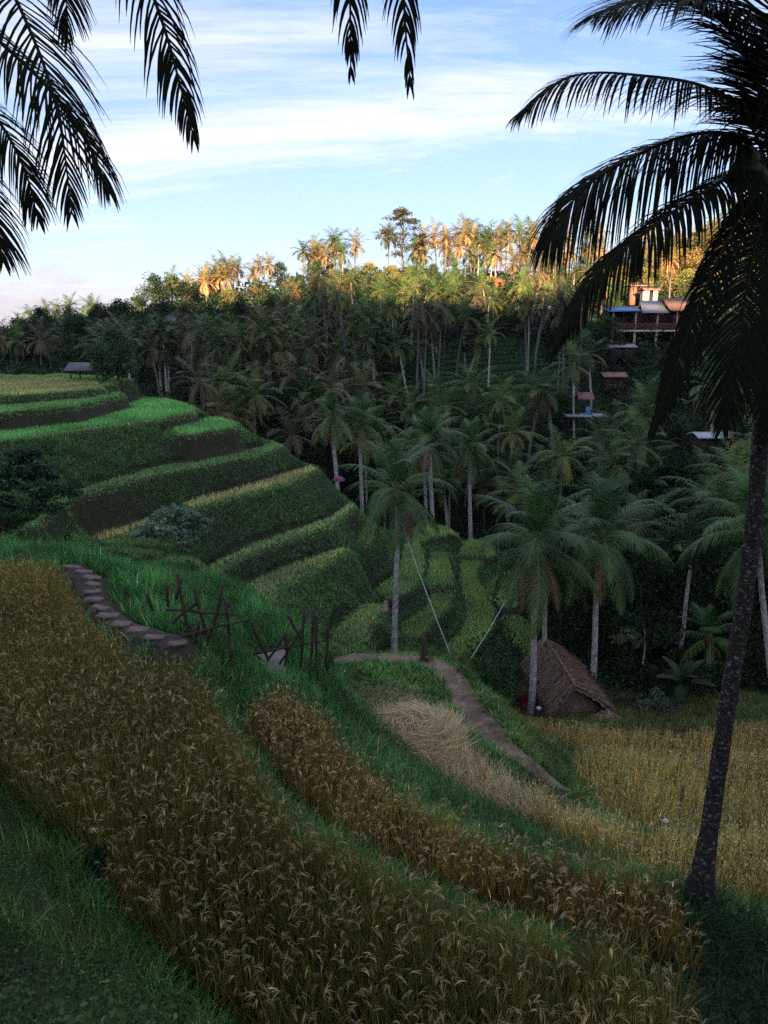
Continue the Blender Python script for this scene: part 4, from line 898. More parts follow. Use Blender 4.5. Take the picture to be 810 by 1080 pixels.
# far stepped grass terraces between the palms
mb = MB(); TW = 13
for k in range(TW):
    d0 = 93 + k * 2.4; xa = (446 - 405) / FPX * d0; xb = (598 - 405) / FPX * d0; n = 700
    xx = rng.uniform(xa, xb, n); dd = d0 + 1.35 + rng.uniform(-.5, .5, n) + .5 * np.sin(xx * .35 + k); zz = H(xx, dd)
    N = n * 5; Q = np.repeat(np.stack([xx, dd, zz], 1), 5, 0); Q[:, :2] += rng.normal(0, .18, (N, 2))
    blades(mb, Q, rng.uniform(0, 6.28, N), rng.uniform(.25, .6, N), .09, rng.uniform(.1, .8, N), .5, 1, jit((.10, .24, .09), N, .25))
tag(mb.obj('distant_terrace_grass', M_GRASS), 'green stepped strips between the pale trunks of the far slope', 'grass', kind='stuff')
mb = MB()
for (pa, pb, da, db, c, n) in [(630, 700, 82, 92, (.15, .14, .05), 3000), (640, 740, 92, 101, (.05, .09, .03), 3000)]:
    dd = rng.uniform(da, db, n); xx = (rng.uniform(pa, pb, n) - 405) / FPX * dd; Q = np.repeat(np.stack([xx, dd, H(xx, dd)], 1), 4, 0); N = len(Q); Q[:, :2] += rng.normal(0, .2, (N, 2))
    blades(mb, Q, rng.uniform(0, 6.28, N), rng.uniform(.25, .6, N), .09, rng.uniform(.1, .8, N), .5, 1, jit(c, N, .25))
tag(mb.obj('slope_grass', M_GRASS), 'yellowish grass on the open slope under the village house', 'grass', kind='stuff')

# ------------------------------------------------------------------ thatched shed
R1, R2 = at_d(604, 721, 29.6), at_d(574, 675, 34.0)
R2[2] = R1[2] + .15
ax = nrm(R2 - R1); sd = nrm(np.cross(ax, [0, 0, 1.])); 
if sd[0] < 0: sd = -sd
hw, drop, Lr = 1.75, 1.5, np.linalg.norm(R2 - R1)
gz = R1[2] - 1.95
root = empty('thatched_shed', (*(R1 + ax * Lr * .5)[:2], gz), 'low shed with a steep brown thatched roof at the far edge of the golden field', 'shed')
RO = np.array(root.location)
def roof_side(sgn, nm):
    mb = MB(); n = 16; m = 26
    u, v = np.meshgrid(np.linspace(0, 1, m), np.linspace(0, 1, n))
    fl = 1.0; hw, drop = (1.95, 1.4) if sgn > 0 else (1.2, 1.75)
    pr = R1[None, None] + ax * ((u * (Lr + .5) - .25) )[..., None] + sd * (sgn * v * hw * fl)[..., None] - np.array([0, 0, 1.]) * (v * drop * fl - .12 * np.sin(np.pi * v))[..., None]
    pr = pr + rng.normal(0, .022, pr.shape); pr[-1] += rng.normal(0, .05, pr[-1].shape)
    lo = pr - np.array([0, 0, .14]); V = np.concatenate([pr.reshape(-1, 3), lo.reshape(-1, 3)]) - RO
    g = grid_faces(m, n).reshape(-1, 4); k = n * m; ring = np.concatenate([np.arange(m), np.arange(1, n) * m + m - 1, (n - 1) * m + np.arange(m - 2, -1, -1), np.arange(n - 2, 0, -1) * m])
    sidef = np.stack([ring, np.roll(ring, -1), np.roll(ring, -1) + k, ring + k], 1)
    mb.add(V, np.concatenate([g, g[:, ::-1] + k, sidef])); o = mb.obj(nm, M_THATCH, root)
    # straw ends lying down the slope, hanging over the eave
    N = 5200; uu = rng.random(N); vv = rng.random(N) ** .8
    Pp = R1 + ax * ((uu * (Lr + .5) - .25))[:, None] + sd * (sgn * vv * hw * fl)[:, None] - np.array([0, 0, 1.]) * (vv * drop * fl - .12 * np.sin(np.pi * vv) - .03)[:, None]
    dn = sd * sgn * hw - np.array([0, 0, drop]); az = np.full(N, math.atan2(dn[1], dn[0])) + rng.normal(0, .14, N)
    mb = MB(); slope = math.atan2(hw, -drop); 
    c = jit((.25, .165, .12), N, .45, .06)
    blades(mb, Pp - RO, az, rng.uniform(.25, .6, N), .028, slope - rng.uniform(.0, .2, N), .12, 1, c)
    mb.obj('thatch_straw', M_WOODY, o)
roof_side(1, 'roof'); roof_side(-1, 'roof')
mb = MB(); add_tube(mb, [R1 - ax * .3 + np.array([0, 0, .1]) - RO, (R1 + R2) / 2 + np.array([.02, 0, .14]) - RO, R2 + ax * .3 + np.array([0, 0, .1]) - RO], .055, 7); mb.obj('ridge_pole', plain('pale_bamboo', (.26, .19, .15), .7), root)
# gable wall of matting under the front end, with posts
gf = R1 + ax * .12
pts = [gf - np.array([0, 0, .12]), gf - sd * .85 - np.array([0, 0, 1.6]), gf - sd * .85 - np.array([0, 0, 2.3]), gf + sd * hw * .75 - np.array([0, 0, 2.3]), gf + sd * hw * .75 - np.array([0, 0, drop * .75 + .12])]
mb = MB(); V = np.array(pts + [p + ax * .06 for p in pts]) - RO
mb.add(V, [[0, 1, 2, 3], [0, 3, 4, 4][:4]][:1]); mb.f.append(np.array([[0, 3, 4], [5, 8, 7], [5, 9, 8]])); mb.f.append(np.array([[5, 7, 6, 5]])[:, :3]); mb.f.append(np.array([[0, 5, 6, 1], [1, 6, 7, 2], [3, 8, 9, 4], [4, 9, 5, 0]]))
mb.obj('gable_wall', rough_mat('woven_matting', [(.3, (.1, .072, .056)), (.7, (.24, .175, .135))], 9, .95, .6, stretch=(1, 1, .25)), root)
for a, b in ((.35, -1.4), (.35, 1.4), (Lr - .3, -1.4), (Lr - .3, 1.4)):
    p = R1 + ax * a + sd * b * .9 - np.array([0, 0, drop * .75]); mb = MB(); add_tube(mb, [p - RO, np.array([p[0], p[1], gz - .3]) - RO], .06, 6); mb.obj('post', M_BAMBOO, root)
for s_ in (-1, 1):
    wall = MB()
    a, b = R1 + ax * .4 + sd * s_ * 1.25, R2 - ax * .3 + sd * s_ * 1.25
    for q in (a, b): q[2] = R1[2] - 1.12
    slab(wall, a - RO, b - RO, b - RO - np.array([0, 0, 1.1]), a - RO - np.array([0, 0, 1.1]), .05, (.03, .02, .02)); wall.obj('side_wall', M_WALLD, root)
# second low thatched cover
Q0 = at_d(641, 752, 28.4); mb = MB()
u, v = np.meshgrid(np.linspace(-1, 1, 18), np.linspace(0, 1, 12)); th = (u + 1) * np.pi
pr = np.stack([Q0[0] + .95 * v * np.cos(th), Q0[1] + .8 * v * np.sin(th), Q0[2] + .1 - .75 * v ** 1.3], -1) + rng.normal(0, .02, (*u.shape, 3)); pr[:, -1] = pr[:, 0]
root2 = empty('thatched_cover', (Q0[0], Q0[1], Q0[2] - .8), 'small low thatch covered heap at the right corner of the shed', 'thatch cover'); RO2 = np.array(root2.location)
V = np.concatenate([pr.reshape(-1, 3), (pr - np.array([0, 0, .1])).reshape(-1, 3)]) - RO2; g = grid_faces(18, 12).reshape(-1, 4)
mb.add(V, np.concatenate([g, g[:, ::-1] + 216])); mb.obj('thatch', M_THATCH, root2)
N = 1500; vv = np.sqrt(rng.random(N)); tt = rng.uniform(0, 6.283, N); mb = MB()
blades(mb, np.stack([Q0[0] + .95 * vv * np.cos(tt), Q0[1] + .8 * vv * np.sin(tt), Q0[2] + .13 - .75 * vv ** 1.3], 1) - RO2, tt, rng.uniform(.2, .4, N), .025, 2.05, .1, 1, jit((.24, .155, .115), N, .45, .05)); mb.obj('thatch_straw', M_WOODY, root2)
# grey stones beside it
def rock(name, px, py, d, s, label, group=None):
    p = at_d(px, py, d); mb = MB(); u = np.linspace(0, 2 * np.pi, 13)[:-1]; v = np.linspace(.05, np.pi - .05, 8)
    U, Vv = np.meshgrid(u, v); r = 1 + .12 * np.sin(3 * U + px) * np.sin(2 * Vv) + rng.normal(0, .04, U.shape)
    pt = np.stack([s[0] * r * np.sin(Vv) * np.cos(U), s[1] * r * np.sin(Vv) * np.sin(U), s[2] * r * np.cos(Vv)], -1).reshape(-1, 3)
    F = [[j * 12 + i, j * 12 + (i + 1) % 12, (j + 1) * 12 + (i + 1) % 12, (j + 1) * 12 + i] for j in range(7) for i in range(12)]
    mb.add(pt, F); o = mb.obj(name, plain('grey_rubble', (.16, .16, .165), .9, var=.4, scale=4), smooth=True); o.location = p
    return tag(o, label, 'rock', group)
rock('rock', 710, 762, 28.8, (.7, .4, .28), 'grey rock heap at the back edge of the golden field beside the pale shrub')
rock('rock', 693, 764, 28.6, (.42, .3, .2), 'smaller grey rock left of the larger one under the pale shrub')
rock('plaster_lump', 568, 747, 28.0, (.11, .09, .08), 'small white lump at the foot of the pale palm trunk by the shed'); bpy.data.objects['plaster_lump'].data.materials[0] = plain('white_lump', (.55, .55, .58), .7)
bpy.data.objects['plaster_lump']['category'] = 'litter'
rock('white_litter', 702, 866, 13.2, (.07, .06, .05), 'tiny white scrap lying in the golden rice behind the leaning palm'); bpy.data.objects['white_litter'].data.materials[0] = plain('white_scrap', (.65, .65, .65), .7); bpy.data.objects['white_litter']['category'] = 'litter'

# ------------------------------------------------------------------ bamboo frames, slabs, ropes, sticks
def pole(mb, a, b, r=.028, n=6, wob=.012):
    p = limb_pts(a, b, n, wob * min(1, np.linalg.norm(np.asarray(b) - np.asarray(a)) / 1.0)); add_tube(mb, p, np.linspace(r * 1.1, r * .85, n), 6)
def frame(label, org, poles, rails, d0, rr=.03, skew=.006):
    root = empty('bamboo_frame', org, label, 'bamboo frame'); O = np.array(org)
    for nm, lst in (('post', poles), ('rail', rails)):
        for k, (x0, y0, x1, y1, *dd) in enumerate(lst):
            d = dd[0] if dd else d0
            mb = MB(); a, b = at_d(x0, y0, d - .0 + (k % 3) * .05), at_d(x1, y1, d + (dd[1] if len(dd) > 1 else .05))
            if nm == 'post' and y1 > 676: b = b + (b - a) / np.linalg.norm(b - a) * .35
            pole(mb, a - O, b - O, rr * (1.1 if nm == 'post' else .9)); mb.obj(nm, M_BAMBOO, root)
    return root
d0 = 13.3; o = at_d(215, 690, d0)
frame('tangled dark bamboo frame standing at the end of the paving slabs', o,
      [(187, 605, 203, 692), (191, 610, 186, 632), (205, 620, 222, 690), (235, 616, 217, 690), (238, 634, 243, 692), (176, 617, 177, 640), (155, 626, 161, 644), (182, 657, 209, 634), (205, 690, 210, 655)],
      [(174, 643, 248, 648), (172, 675, 264, 653, 13.2), (190, 655, 215, 668)], d0)
for k in range(18):
    mb = MB()
    a_ = at_d(rng.uniform(172, 245), rng.uniform(625, 680), 13.3 + rng.normal(0, .15)) - np.array(o); v_ = rng.normal(0, 1, 3) * np.array([.3, .12, .3]); add_tube(mb, limb_pts(a_, a_ + v_, 5, .02), np.linspace(.012, .005, 5), 4); mb.obj('twig', M_BAMBOO, bpy.data.objects['bamboo_frame'])
d0 = 14.8; o = at_d(305, 705, d0)
root = frame('crossed bamboo frame propping a plank above the second terrace', o,
      [(266, 655, 288, 709), (331, 643, 327, 705), (334, 649, 333, 702), (320, 639, 318, 688), (303, 649, 318, 675), (301, 668, 302, 706), (346, 655, 345, 690)],
      [(264, 690, 346, 675), (266, 688, 299, 714), (301, 668, 272, 714), (321, 659, 287, 712)], d0)
P4 = [at_d(266, 690, 15.1), at_d(303, 687, 15.5), at_d(300, 712, 14.6), at_d(273, 713, 14.3)]
mb = MB(); slab(mb, *[p - np.zeros(3) for p in P4], .06, (.3, .26, .25)); tag(mb.obj('plank_platform', M_PLANK), 'flat grey brown plank lying inside the crossed bamboo frame', 'plank')
stones = [(75, 597), (88, 602), (97, 608), (98, 615), (97, 623), (99, 631), (106, 640), (114, 648), (128, 657), (146, 663), (163, 671), (187, 677)]
for k, (px, py) in enumerate(stones):
    p = at_z(px, py, -5.715); mb = MB(); a = rng.uniform(-.25, .25) - .2; w, l = rng.uniform(.34, .44), rng.uniform(.16, .21)
    n = 16; th = np.arange(n) / n * 2 * np.pi; sq = np.maximum(np.abs(np.cos(th)), np.abs(np.sin(th)))
    ring = np.stack([w / 2 * np.cos(th) / sq ** .95, l / 2 * np.sin(th) / sq ** .95], 1) * rng.uniform(.96, 1.03, (n, 1)); c_, s_ = math.cos(a), math.sin(a); ring = ring @ np.array([[c_, s_], [-s_, c_]])
    V = np.concatenate([np.c_[ring * .96, np.full(n, .0)], np.c_[ring, np.full(n, -.02)], np.c_[ring, np.full(n, -.045)]]) + rng.normal(0, .006, (3 * n, 3))
    V = np.concatenate([V, [[0, 0, .004]]]); i = np.arange(n); mb.add(V, np.concatenate([np.stack([i + q * n, i + (q + 1) * n, (i + 1) % n + (q + 1) * n, (i + 1) % n + q * n], 1) for q in (0, 1)])); mb.f.append(np.stack([i, (i + 1) % n, np.full(n, 3 * n)], 1))
    o = mb.obj('paving_slab', M_STONE); o.location = p; o.rotation_euler = (rng.normal(0, .03), rng.normal(0, .03), 0)
    lab = 'flat stone paving slab in the curved row between the ripe rice and the tall grass'
    if k == len(stones) - 1: lab = 'palest paving slab at the bamboo frame end of the curved row'
    if k == 0: lab = 'farthest paving slab at the top of the curved row'
    tag(o, lab, 'paving slab', 'paving slabs along the rice field')
for (a, b, lab) in [((424, 553, 31.9), (475, 690, 27), 'pale guy rope running down right from the slim white trunked palm'), ((549, 604, 30.4), (497, 694, 26.5), 'pale guy rope running down left from the palm beside the shed')]:
    A, B = at_d(*a), at_d(*b); t = np.linspace(0, 1, 14)[:, None]; p = A + (B - A) * t; p[:, 2] -= .12 * np.sin(np.pi * t[:, 0])
    mb = MB(); add_tube(mb, p, .019, 5); tag(mb.obj('guy_rope', M_ROPE), lab, 'rope')
# withered banana stump at the path
o = at_d(447, 735, 19.6); root = empty('withered_stump', o, 'withered brown stump with drooping dead leaves beside the dirt path', 'stump'); O = np.array(o)
mb = MB(); add_tube(mb, limb_pts([0, 0, -.2], at_d(446, 672, 19.6) - O, 7, .03), np.linspace(.09, .05, 7), 8); mb.obj('stem', M_BAMBOO, root)
for k in range(5):
    a = k * 1.3; h = 1.05 + .35 * rng.random(); N = 9; mb = MB()
    blades(mb, np.array([[0, 0, h]]) + rng.normal(0, .05, (N, 3)), a + rng.normal(0, .3, N), rng.uniform(.3, .6, N), .045, rng.uniform(.9, 1.5, N), rng.uniform(1.6, 2.2, N), 5, jit((.075, .05, .04), N, .3)); mb.obj('dead_leaf', M_WOODY, root)
# bare twig and banana plant in the golden field
o = at_d(719, 797, 25.5); O = np.array(o); root = empty('bare_sapling', o, 'bare crooked stick standing in the golden field below the banana plant', 'sapling')
mb = MB(); add_tube(mb, [np.zeros(3) - [0, 0, .2], at_d(718, 785, 25.5) - O, at_d(722, 776, 25.5) - O, at_d(721, 770, 25.5) - O, at_d(726, 763, 25.5) - O], [.05, .045, .04, .035, .02], 6); mb.obj('stem', M_BAMBOO, root)
mb = MB(); add_tube(mb, [at_d(722, 776, 25.5) - O, at_d(716, 770, 25.5) - O], [.03, .015], 5); add_tube(mb, [at_d(720, 781, 25.5) - O, at_d(728, 778, 25.5) - O], [.03, .012], 5); mb.obj('twig', M_BAMBOO, root)
def banana(px, py, d, h, label):
    p = at_d(px, py, d); p[2] = H1(p[0], d); root = empty('banana_plant', p, label, 'banana plant')
    mb = MB(); add_tube(mb, limb_pts([0, 0, -.2], [0, .05, h * .55], 6, .02), np.linspace(.12, .07, 6), 8, (.07, .09, .04)); mb.obj('stem', M_PALM, root)
    for k in range(8):
        mb = MB(); n = 12; pts = rot_z(rachis(h * .65, R(80 - k * 9), R(70), n), k * 2.4); pts[:, 2] += h * .5
        T = nrm(np.gradient(pts, axis=0)); S = nrm(np.cross(T, [0, 0, 1.])); w = .26 * np.sin(np.pi * np.linspace(.02, .98, n)) ** .6
        dn = np.array([0, 0, -.35]); V = np.stack([pts + S * w[:, None] + dn * w[:, None], pts, pts - S * w[:, None] + dn * w[:, None]], 1).reshape(-1, 3)
        i = np.arange(n - 1) * 3; F = np.concatenate([np.stack([i, i + 1, i + 4, i + 3], 1), np.stack([i + 1, i + 2, i + 5, i + 4], 1)])
        mb.add(V, F, np.array((.02, .042, .016)) * rng.uniform(.7, 1.4)); mb.obj('leaf', M_PALM, root, True)
banana(716, 760, 30.5, 2.3, 'banana plant with broad dark leaves at the forest edge behind the bare stick')
banana(500, 715, 29, 1.6, 'small banana plant beside the foot of the left hand guy rope')
# weeds: dark upright stalk in the lower left bank
p = at_d(104, 920, 6.9); root = empty('weed_stalk', (p[0], p[1], p[2] - .35), 'dark tall leafy weed standing out of the low growth on the bank', 'weed')
mb = MB(); add_tube(mb, limb_pts([0, 0, -.4], [.04, 0, .62], 6, .015), np.linspace(.014, .006, 6), 5, (.02, .03, .012)); mb.obj('stem', M_WOODY, root)
mb = MB(); q = np.stack([rng.normal(0, .05, 160) + .03, rng.normal(0, .05, 160), rng.uniform(-.1, .66, 160)], 1); leaves(mb, q, rng.uniform(.06, .13, 160), jit((.012, .026, .011), 160, .3), .3, .5); mb.obj('foliage', M_LEAF, root)

# ------------------------------------------------------------------ small buildings
HAZE = .00009
def gable(mb, c, w, dpt, zb, zr, over, th, col, rz=0., ridge_x=True):
    for s_ in (-1, 1):
        if ridge_x: q = [(-w / 2 - over, 0, zr), (w / 2 + over, 0, zr), (w / 2 + over, s_ * (dpt / 2 + over), zb), (-w / 2 - over, s_ * (dpt / 2 + over), zb)]
        else: q = [(0, -dpt / 2 - over, zr), (0, dpt / 2 + over, zr), (s_ * (w / 2 + over), dpt / 2 + over, zb), (s_ * (w / 2 + over), -dpt / 2 - over, zb)]
        q = [np.array(Matrix.Rotation(rz, 3, 'Z') @ Vector(v)) + np.array(c) for v in q]
        if s_ > 0: q = q[::-1]
        slab(mb, *q, th, col)
TILE = rough_mat('clay_tiles', [(.3, (.2, .1, .075)), (.6, (.32, .18, .14)), (.8, (.42, .28, .23))], 3, .9, .4)
BRICKW = rough_mat('red_brick_wall', [(.3, (.22, .1, .07)), (.7, (.34, .17, .12))], 2, .9, .3)
CREAM = plain('cream_wall', (.6, .52, .42), .8); REDW = plain('red_brown_timber', (.28, .11, .085), .7); BLUE = plain('blue_tarpaulin', (.05, .22, .55), .5)
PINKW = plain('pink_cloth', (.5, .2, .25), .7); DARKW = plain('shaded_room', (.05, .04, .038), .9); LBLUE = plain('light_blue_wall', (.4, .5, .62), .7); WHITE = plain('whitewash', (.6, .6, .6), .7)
def hut(name, px, py, d, w, dpt, hw, hr, rm, wm, label, cat='hut', rz=0., ridge_x=True, over=.35, open_=False):
    p = at_d(px, py, d); root = empty(name, p, label, cat); root.rotation_euler.z = rz
    mb = MB(); gable(mb, (0, 0, 0), w, dpt, hw, hw + hr, over, .07, (.3, .3, .3), 0, ridge_x); mb.obj('roof', rm, root)
    if open_:
        for sx in (-1, 1):
            for sy in (-1, 1): mb = MB(); add_tube(mb, [(sx * w * .45, sy * dpt * .45, -.6), (sx * w * .45, sy * dpt * .45, hw + .05)], .06, 6); mb.obj('post', M_BAMBOO, root)
    else:
        mb = MB(); t = .1
        box(mb, (0, dpt / 2 - t / 2, hw / 2 - .6), (w, t, hw + 1.1)); box(mb, (-w / 2 + t / 2, 0, hw / 2 - .6), (t, dpt - 2 * t - .01, hw + 1.1)); box(mb, (w / 2 - t / 2, 0, hw / 2 - .6), (t, dpt - 2 * t - .01, hw + 1.1))
        dw = min(.9, w * .3); box(mb, (-(w / 2 + dw / 2) / 2, -dpt / 2 + t / 2, hw / 2 - .6), (w / 2 - dw / 2, t, hw + 1.1)); box(mb, ((w / 2 + dw / 2) / 2, -dpt / 2 + t / 2, hw / 2 - .6), (w / 2 - dw / 2, t, hw + 1.1)); mb.obj('wall', wm, root)
        mb = MB(); box(mb, (0, -dpt / 2 + .14, hw * .4 - .4), (dw - .02, .05, hw * .8 + .8)); mb.obj('door', M_WALLD, root)
    return root
# field hut on the hill top
hut('field_hut', 94, 401, 54, 2.1, 1.8, .7, .5, plain('weathered_roof', (.15, .15, .165), .8), M_WALLD, 'small open field hut with grey roof beside the round tree on the hill top', open_=True, over=.25)
hut('tarp_house', 526, 306, 158, 2.0, 1.8, 1.5, .8, plain('orange_tarpaulin', (.5, .15, .06), .6), plain('orange_sheet', (.48, .14, .05), .6), 'small house with bright orange sheeting on the ridge', over=.1)
hut('slope_shed', 518, 332, 128, 7.5, 3, 1.5, .8, plain('dark_tin', (.07, .07, .08), .6), M_WALLD, 'long dark shed under the ridge above the far terraces')
hut('slope_house', 577, 340, 120, 3.0, 3, 1.9, .8, M_GREYROOF, LBLUE, 'small light blue house among palms right of the far terraces')
hut('hillside_house', 173, 350, 125, 4, 3, 1.6, .9, M_GREYROOF, M_WALLD, 'dim house with grey roof deep in the wood behind the hill')
hut('valley_shed', 746, 472, 66, 2.2, 2, 1.0, .35, plain('pale_tin', (.45, .5, .56), .5), M_WALLD, 'low shed with pale tin roof behind the flat topped tree')
hut('valley_house', 777, 476, 66, 2.0, 2.4, 1.1, .7, TILE, REDW, 'little brown tiled house behind the leaning palm trunk', over=.2)
# village house with balcony
d = 106; p = at_d(690, 360, d); root = empty('village_house', p, 'two storey village house with long red balcony below the golden hill', 'house'); s = d / FPX / CP
W2 = 12.5; mb = MB()
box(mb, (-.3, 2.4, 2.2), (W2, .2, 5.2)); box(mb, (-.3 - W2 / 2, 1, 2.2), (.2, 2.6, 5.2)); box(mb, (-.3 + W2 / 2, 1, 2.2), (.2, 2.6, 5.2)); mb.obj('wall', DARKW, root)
mb = MB(); box(mb, (-.3, .5, 1.42), (W2 + .6, 3.2, .28)); mb.obj('balcony_floor', CREAM, root)
mb = MB()
for k in range(46): box(mb, (-6.5 + k * .275, -1.05, 1.95), (.07, .06, .7))
box(mb, (-.3, -1.05, 2.36), (W2 + .4, .09, .1)); mb.obj('balcony_railing', REDW, root)
for x in (-6.2, -3.1, -.1, 2.6, 5.6):
    mb = MB(); box(mb, (x, -.85, -.2), (.28, .28, 2.94)); box(mb, (x, -.8, 2.9), (.2, .2, 2.6)); mb.obj('column', plain('salmon_column', (.6, .36, .29), .8), root)
mb = MB(); slab(mb, (-7.0, -1.4, 4.0), (-2.6, -1.5, 4.1), (-2.4, 2.6, 4.75), (-6.8, 2.6, 4.7), .06, (0, 0, 0)); mb.obj('tarp_roof', BLUE, root)
mb = MB(); slab(mb, (-2.5, -1.6, 3.85), (1.2, -1.6, 3.85), (1.0, 2.6, 5.6), (-1.6, 2.6, 5.6), .08, (0, 0, 0)); mb.obj('tin_roof', M_GREYROOF, root)
mb = MB(); slab(mb, (1.25, -1.7, 4.15), (6.6, -1.7, 4.15), (6.2, 2.7, 5.9), (1.6, 2.7, 5.9), .12, (0, 0, 0)); mb.obj('tile_roof', TILE, root)
for x0, x1 in ((-5.9, -3.4), (-2.8, -.4), (.2, 2.3), (2.9, 5.3)):
    mb = MB(); box(mb, ((x0 + x1) / 2, 2.24, 2.9), (x1 - x0, .06, 1.6)); mb.obj('shutter', plain('timber_shutter', (.12, .06, .05), .7), root)
mb = MB(); box(mb, (-1.2, -1.1, -1.35), (3.2, .8, .3)); mb.obj('terrace_edge', PINKW, root)
hut('brick_house', 671, 314, 124, 2.2, 2, 1.7, .4, TILE, BRICKW, 'red brick house end in sunlight above the village house')
r_ = hut('white_house', 684, 318, 118, 2.0, 2, 1.6, .5, TILE, CREAM, 'small cream house lit by the sun behind the village roofs')
hut('village_kiosk', 652, 372, 100, 3.4, 2.4, .7, .4, M_GREYROOF, M_WALLD, 'low grey roofed stall just below the village house')
hut('slope_stall', 646, 404, 95, 2.4, 2, .8, .5, plain('pinkish_tiles', (.34, .2, .17), .8), M_WALLD, 'small pinkish roofed stall on the grassy slope')
# raised pavilion
d = 84; p = at_d(616, 440, d); root = empty('pavilion', p, 'raised timber pavilion with pinkish roof and pale deck in the palm valley', 'pavilion')
mb = MB(); box(mb, (.1, 0, .22), (4.6, 2.4, .2)); mb.obj('deck', plain('pale_deck', (.38, .38, .4), .7), root)
mb = MB(); gable(mb, (-.1, 0, 0), 1.5, 1.6, 2.05, 2.75, .15, .08, (0, 0, 0)); mb.obj('roof', plain('rose_tiles', (.3, .15, .15), .8), root)
for x in (-.85, .65):
    for y in (-.75, .75): mb = MB(); add_tube(mb, [(x, y, .32), (x, y, 2.15)], .05, 6); mb.obj('post', M_BAMBOO, root)
for x in (-2, -.7, .8, 2.2): mb = MB(); add_tube(mb, [(x, -1, -1.6), (x, -1, .12)], .06, 6); mb.obj('stilt', M_BAMBOO, root)
mb = MB(); add_tube(mb, [(0, 0, 0), (0, 0, .08), (0, 0, .7), (0, 0, .85), (0, 0, .9)], [.24, .27, .27, .22, .08], 14); o = mb.obj('water_drum', plain('blue_plastic', (.12, .35, .7), .4), smooth=True); o.location = p + np.array([.25, -.5, .33]); tag(o, 'blue plastic drum on the deck of the raised pavilion', 'drum')
# umbrella on the hill
p = at_d(357.5, 512, 50.5); root = empty('umbrella', p, 'pink and blue umbrella open on the far end of a hill terrace', 'umbrella')
mb = MB(); add_tube(mb, [(0, 0, -.5), (0, 0, .62)], .018, 6, (.4, .4, .4)); mb.obj('pole', M_WOODY, root)
mb = MB()
for k in range(8):
    n = 5; a0, a1 = k * math.pi / 4, (k + 1) * math.pi / 4; col = (.6, .03, .14) if k % 2 == 0 else (.03, .10, .2)
    t = np.linspace(.02, 1, n); r_ = .46 * np.sin(t * 1.35) / math.sin(1.35); z_ = .62 - .24 * t ** 2
    V = np.concatenate([np.stack([r_ * math.cos(a), r_ * math.sin(a), z_], 1) for a in (a0, a1)]); V2 = V - np.array([0, 0, .008]); i = np.arange(n - 1)
    mb.add(np.concatenate([V, V2]), np.concatenate([np.stack([i, i + 1, i + n + 1, i + n], 1), np.stack([i + 2 * n, i + 3 * n, i + 3 * n + 1, i + 2 * n + 1], 1)]), col)
mb.obj('canopy', M_WOODY, root)
# bamboo gate on the hill top
o = at_d(134, 412, 47); frame('little bamboo fence at the brow beside the round tree', o, [(128, 398, 128, 414), (135, 399, 135, 415), (142, 398, 142, 416)], [(126, 402, 145, 403), (126, 408, 145, 409)], 47, .05)

# ------------------------------------------------------------------ sky, sun, camera
SUN_EL, SUN_AZ = R(8.2), R(188)   # azimuth of the sun measured clockwise from +Y: behind the camera
w = bpy.data.worlds.new('World'); scene.world = w; w.use_nodes = True; nt = w.node_tree; nt.nodes.clear()
out = nd(nt, 'ShaderNodeOutputWorld'); sky = nd(nt, 'ShaderNodeTexSky'); sky.sky_type = 'NISHITA'; sky.sun_disc = False
sky.sun_elevation = SUN_EL; sky.sun_rotation = SUN_AZ; sky.air_density = 1.0; sky.dust_density = .6; sky.ozone_density = 5.0
bg = nd(nt, 'ShaderNodeBackground', Strength=.069); tint = nd(nt, 'ShaderNodeMix', data_type='RGBA', blend_type='MULTIPLY'); tint.inputs[0].default_value = 1.; tint.inputs[7].default_value = (1, .875, .90, 1); nt.links.new(sky.outputs[0], tint.inputs[6]); nt.links.new(tint.outputs[2], bg.inputs[0])
tc = nd(nt, 'ShaderNodeTexCoord'); sep = nd(nt, 'ShaderNodeSeparateXYZ'); nt.links.new(tc.outputs['Generated'], sep.inputs[0])
def mth(op, a, b=None, c=None):
    m = nd(nt, 'ShaderNodeMath', operation=op)
    for k, q in enumerate((a, b, c)):
        if q is None: continue
        if isinstance(q, (int, float)): m.inputs[k].default_value = q
        else: nt.links.new(q, m.inputs[k])
    return m.outputs[0]
CLX, CLY = 21., 8.6
zz = mth('MAXIMUM', sep.outputs['Z'], 0.); den = mth('ADD', zz, .10)
cmb = nd(nt, 'ShaderNodeCombineXYZ'); nt.links.new(mth('DIVIDE', sep.outputs['X'], den), cmb.inputs[0]); nt.links.new(mth('DIVIDE', sep.outputs['Y'], den), cmb.inputs[1])
mp = nd(nt, 'ShaderNodeMapping'); mp.inputs['Scale'].default_value = (.62, 1.25, 1); mp.inputs['Location'].default_value = (CLX, CLY, 0); mp.inputs['Rotation'].default_value = (0, 0, R(-6)); nt.links.new(cmb.outputs[0], mp.inputs[0])
n1 = nd(nt, 'ShaderNodeTexNoise', Scale=.5, Detail=10, Roughness=.68, Distortion=.5); nt.links.new(mp.outputs[0], n1.inputs['Vector'])
cf = ramp(nt, n1.outputs[0], [(.36, (0, 0, 0)), (.50, (.45, .45, .45)), (.64, (1, 1, 1))])
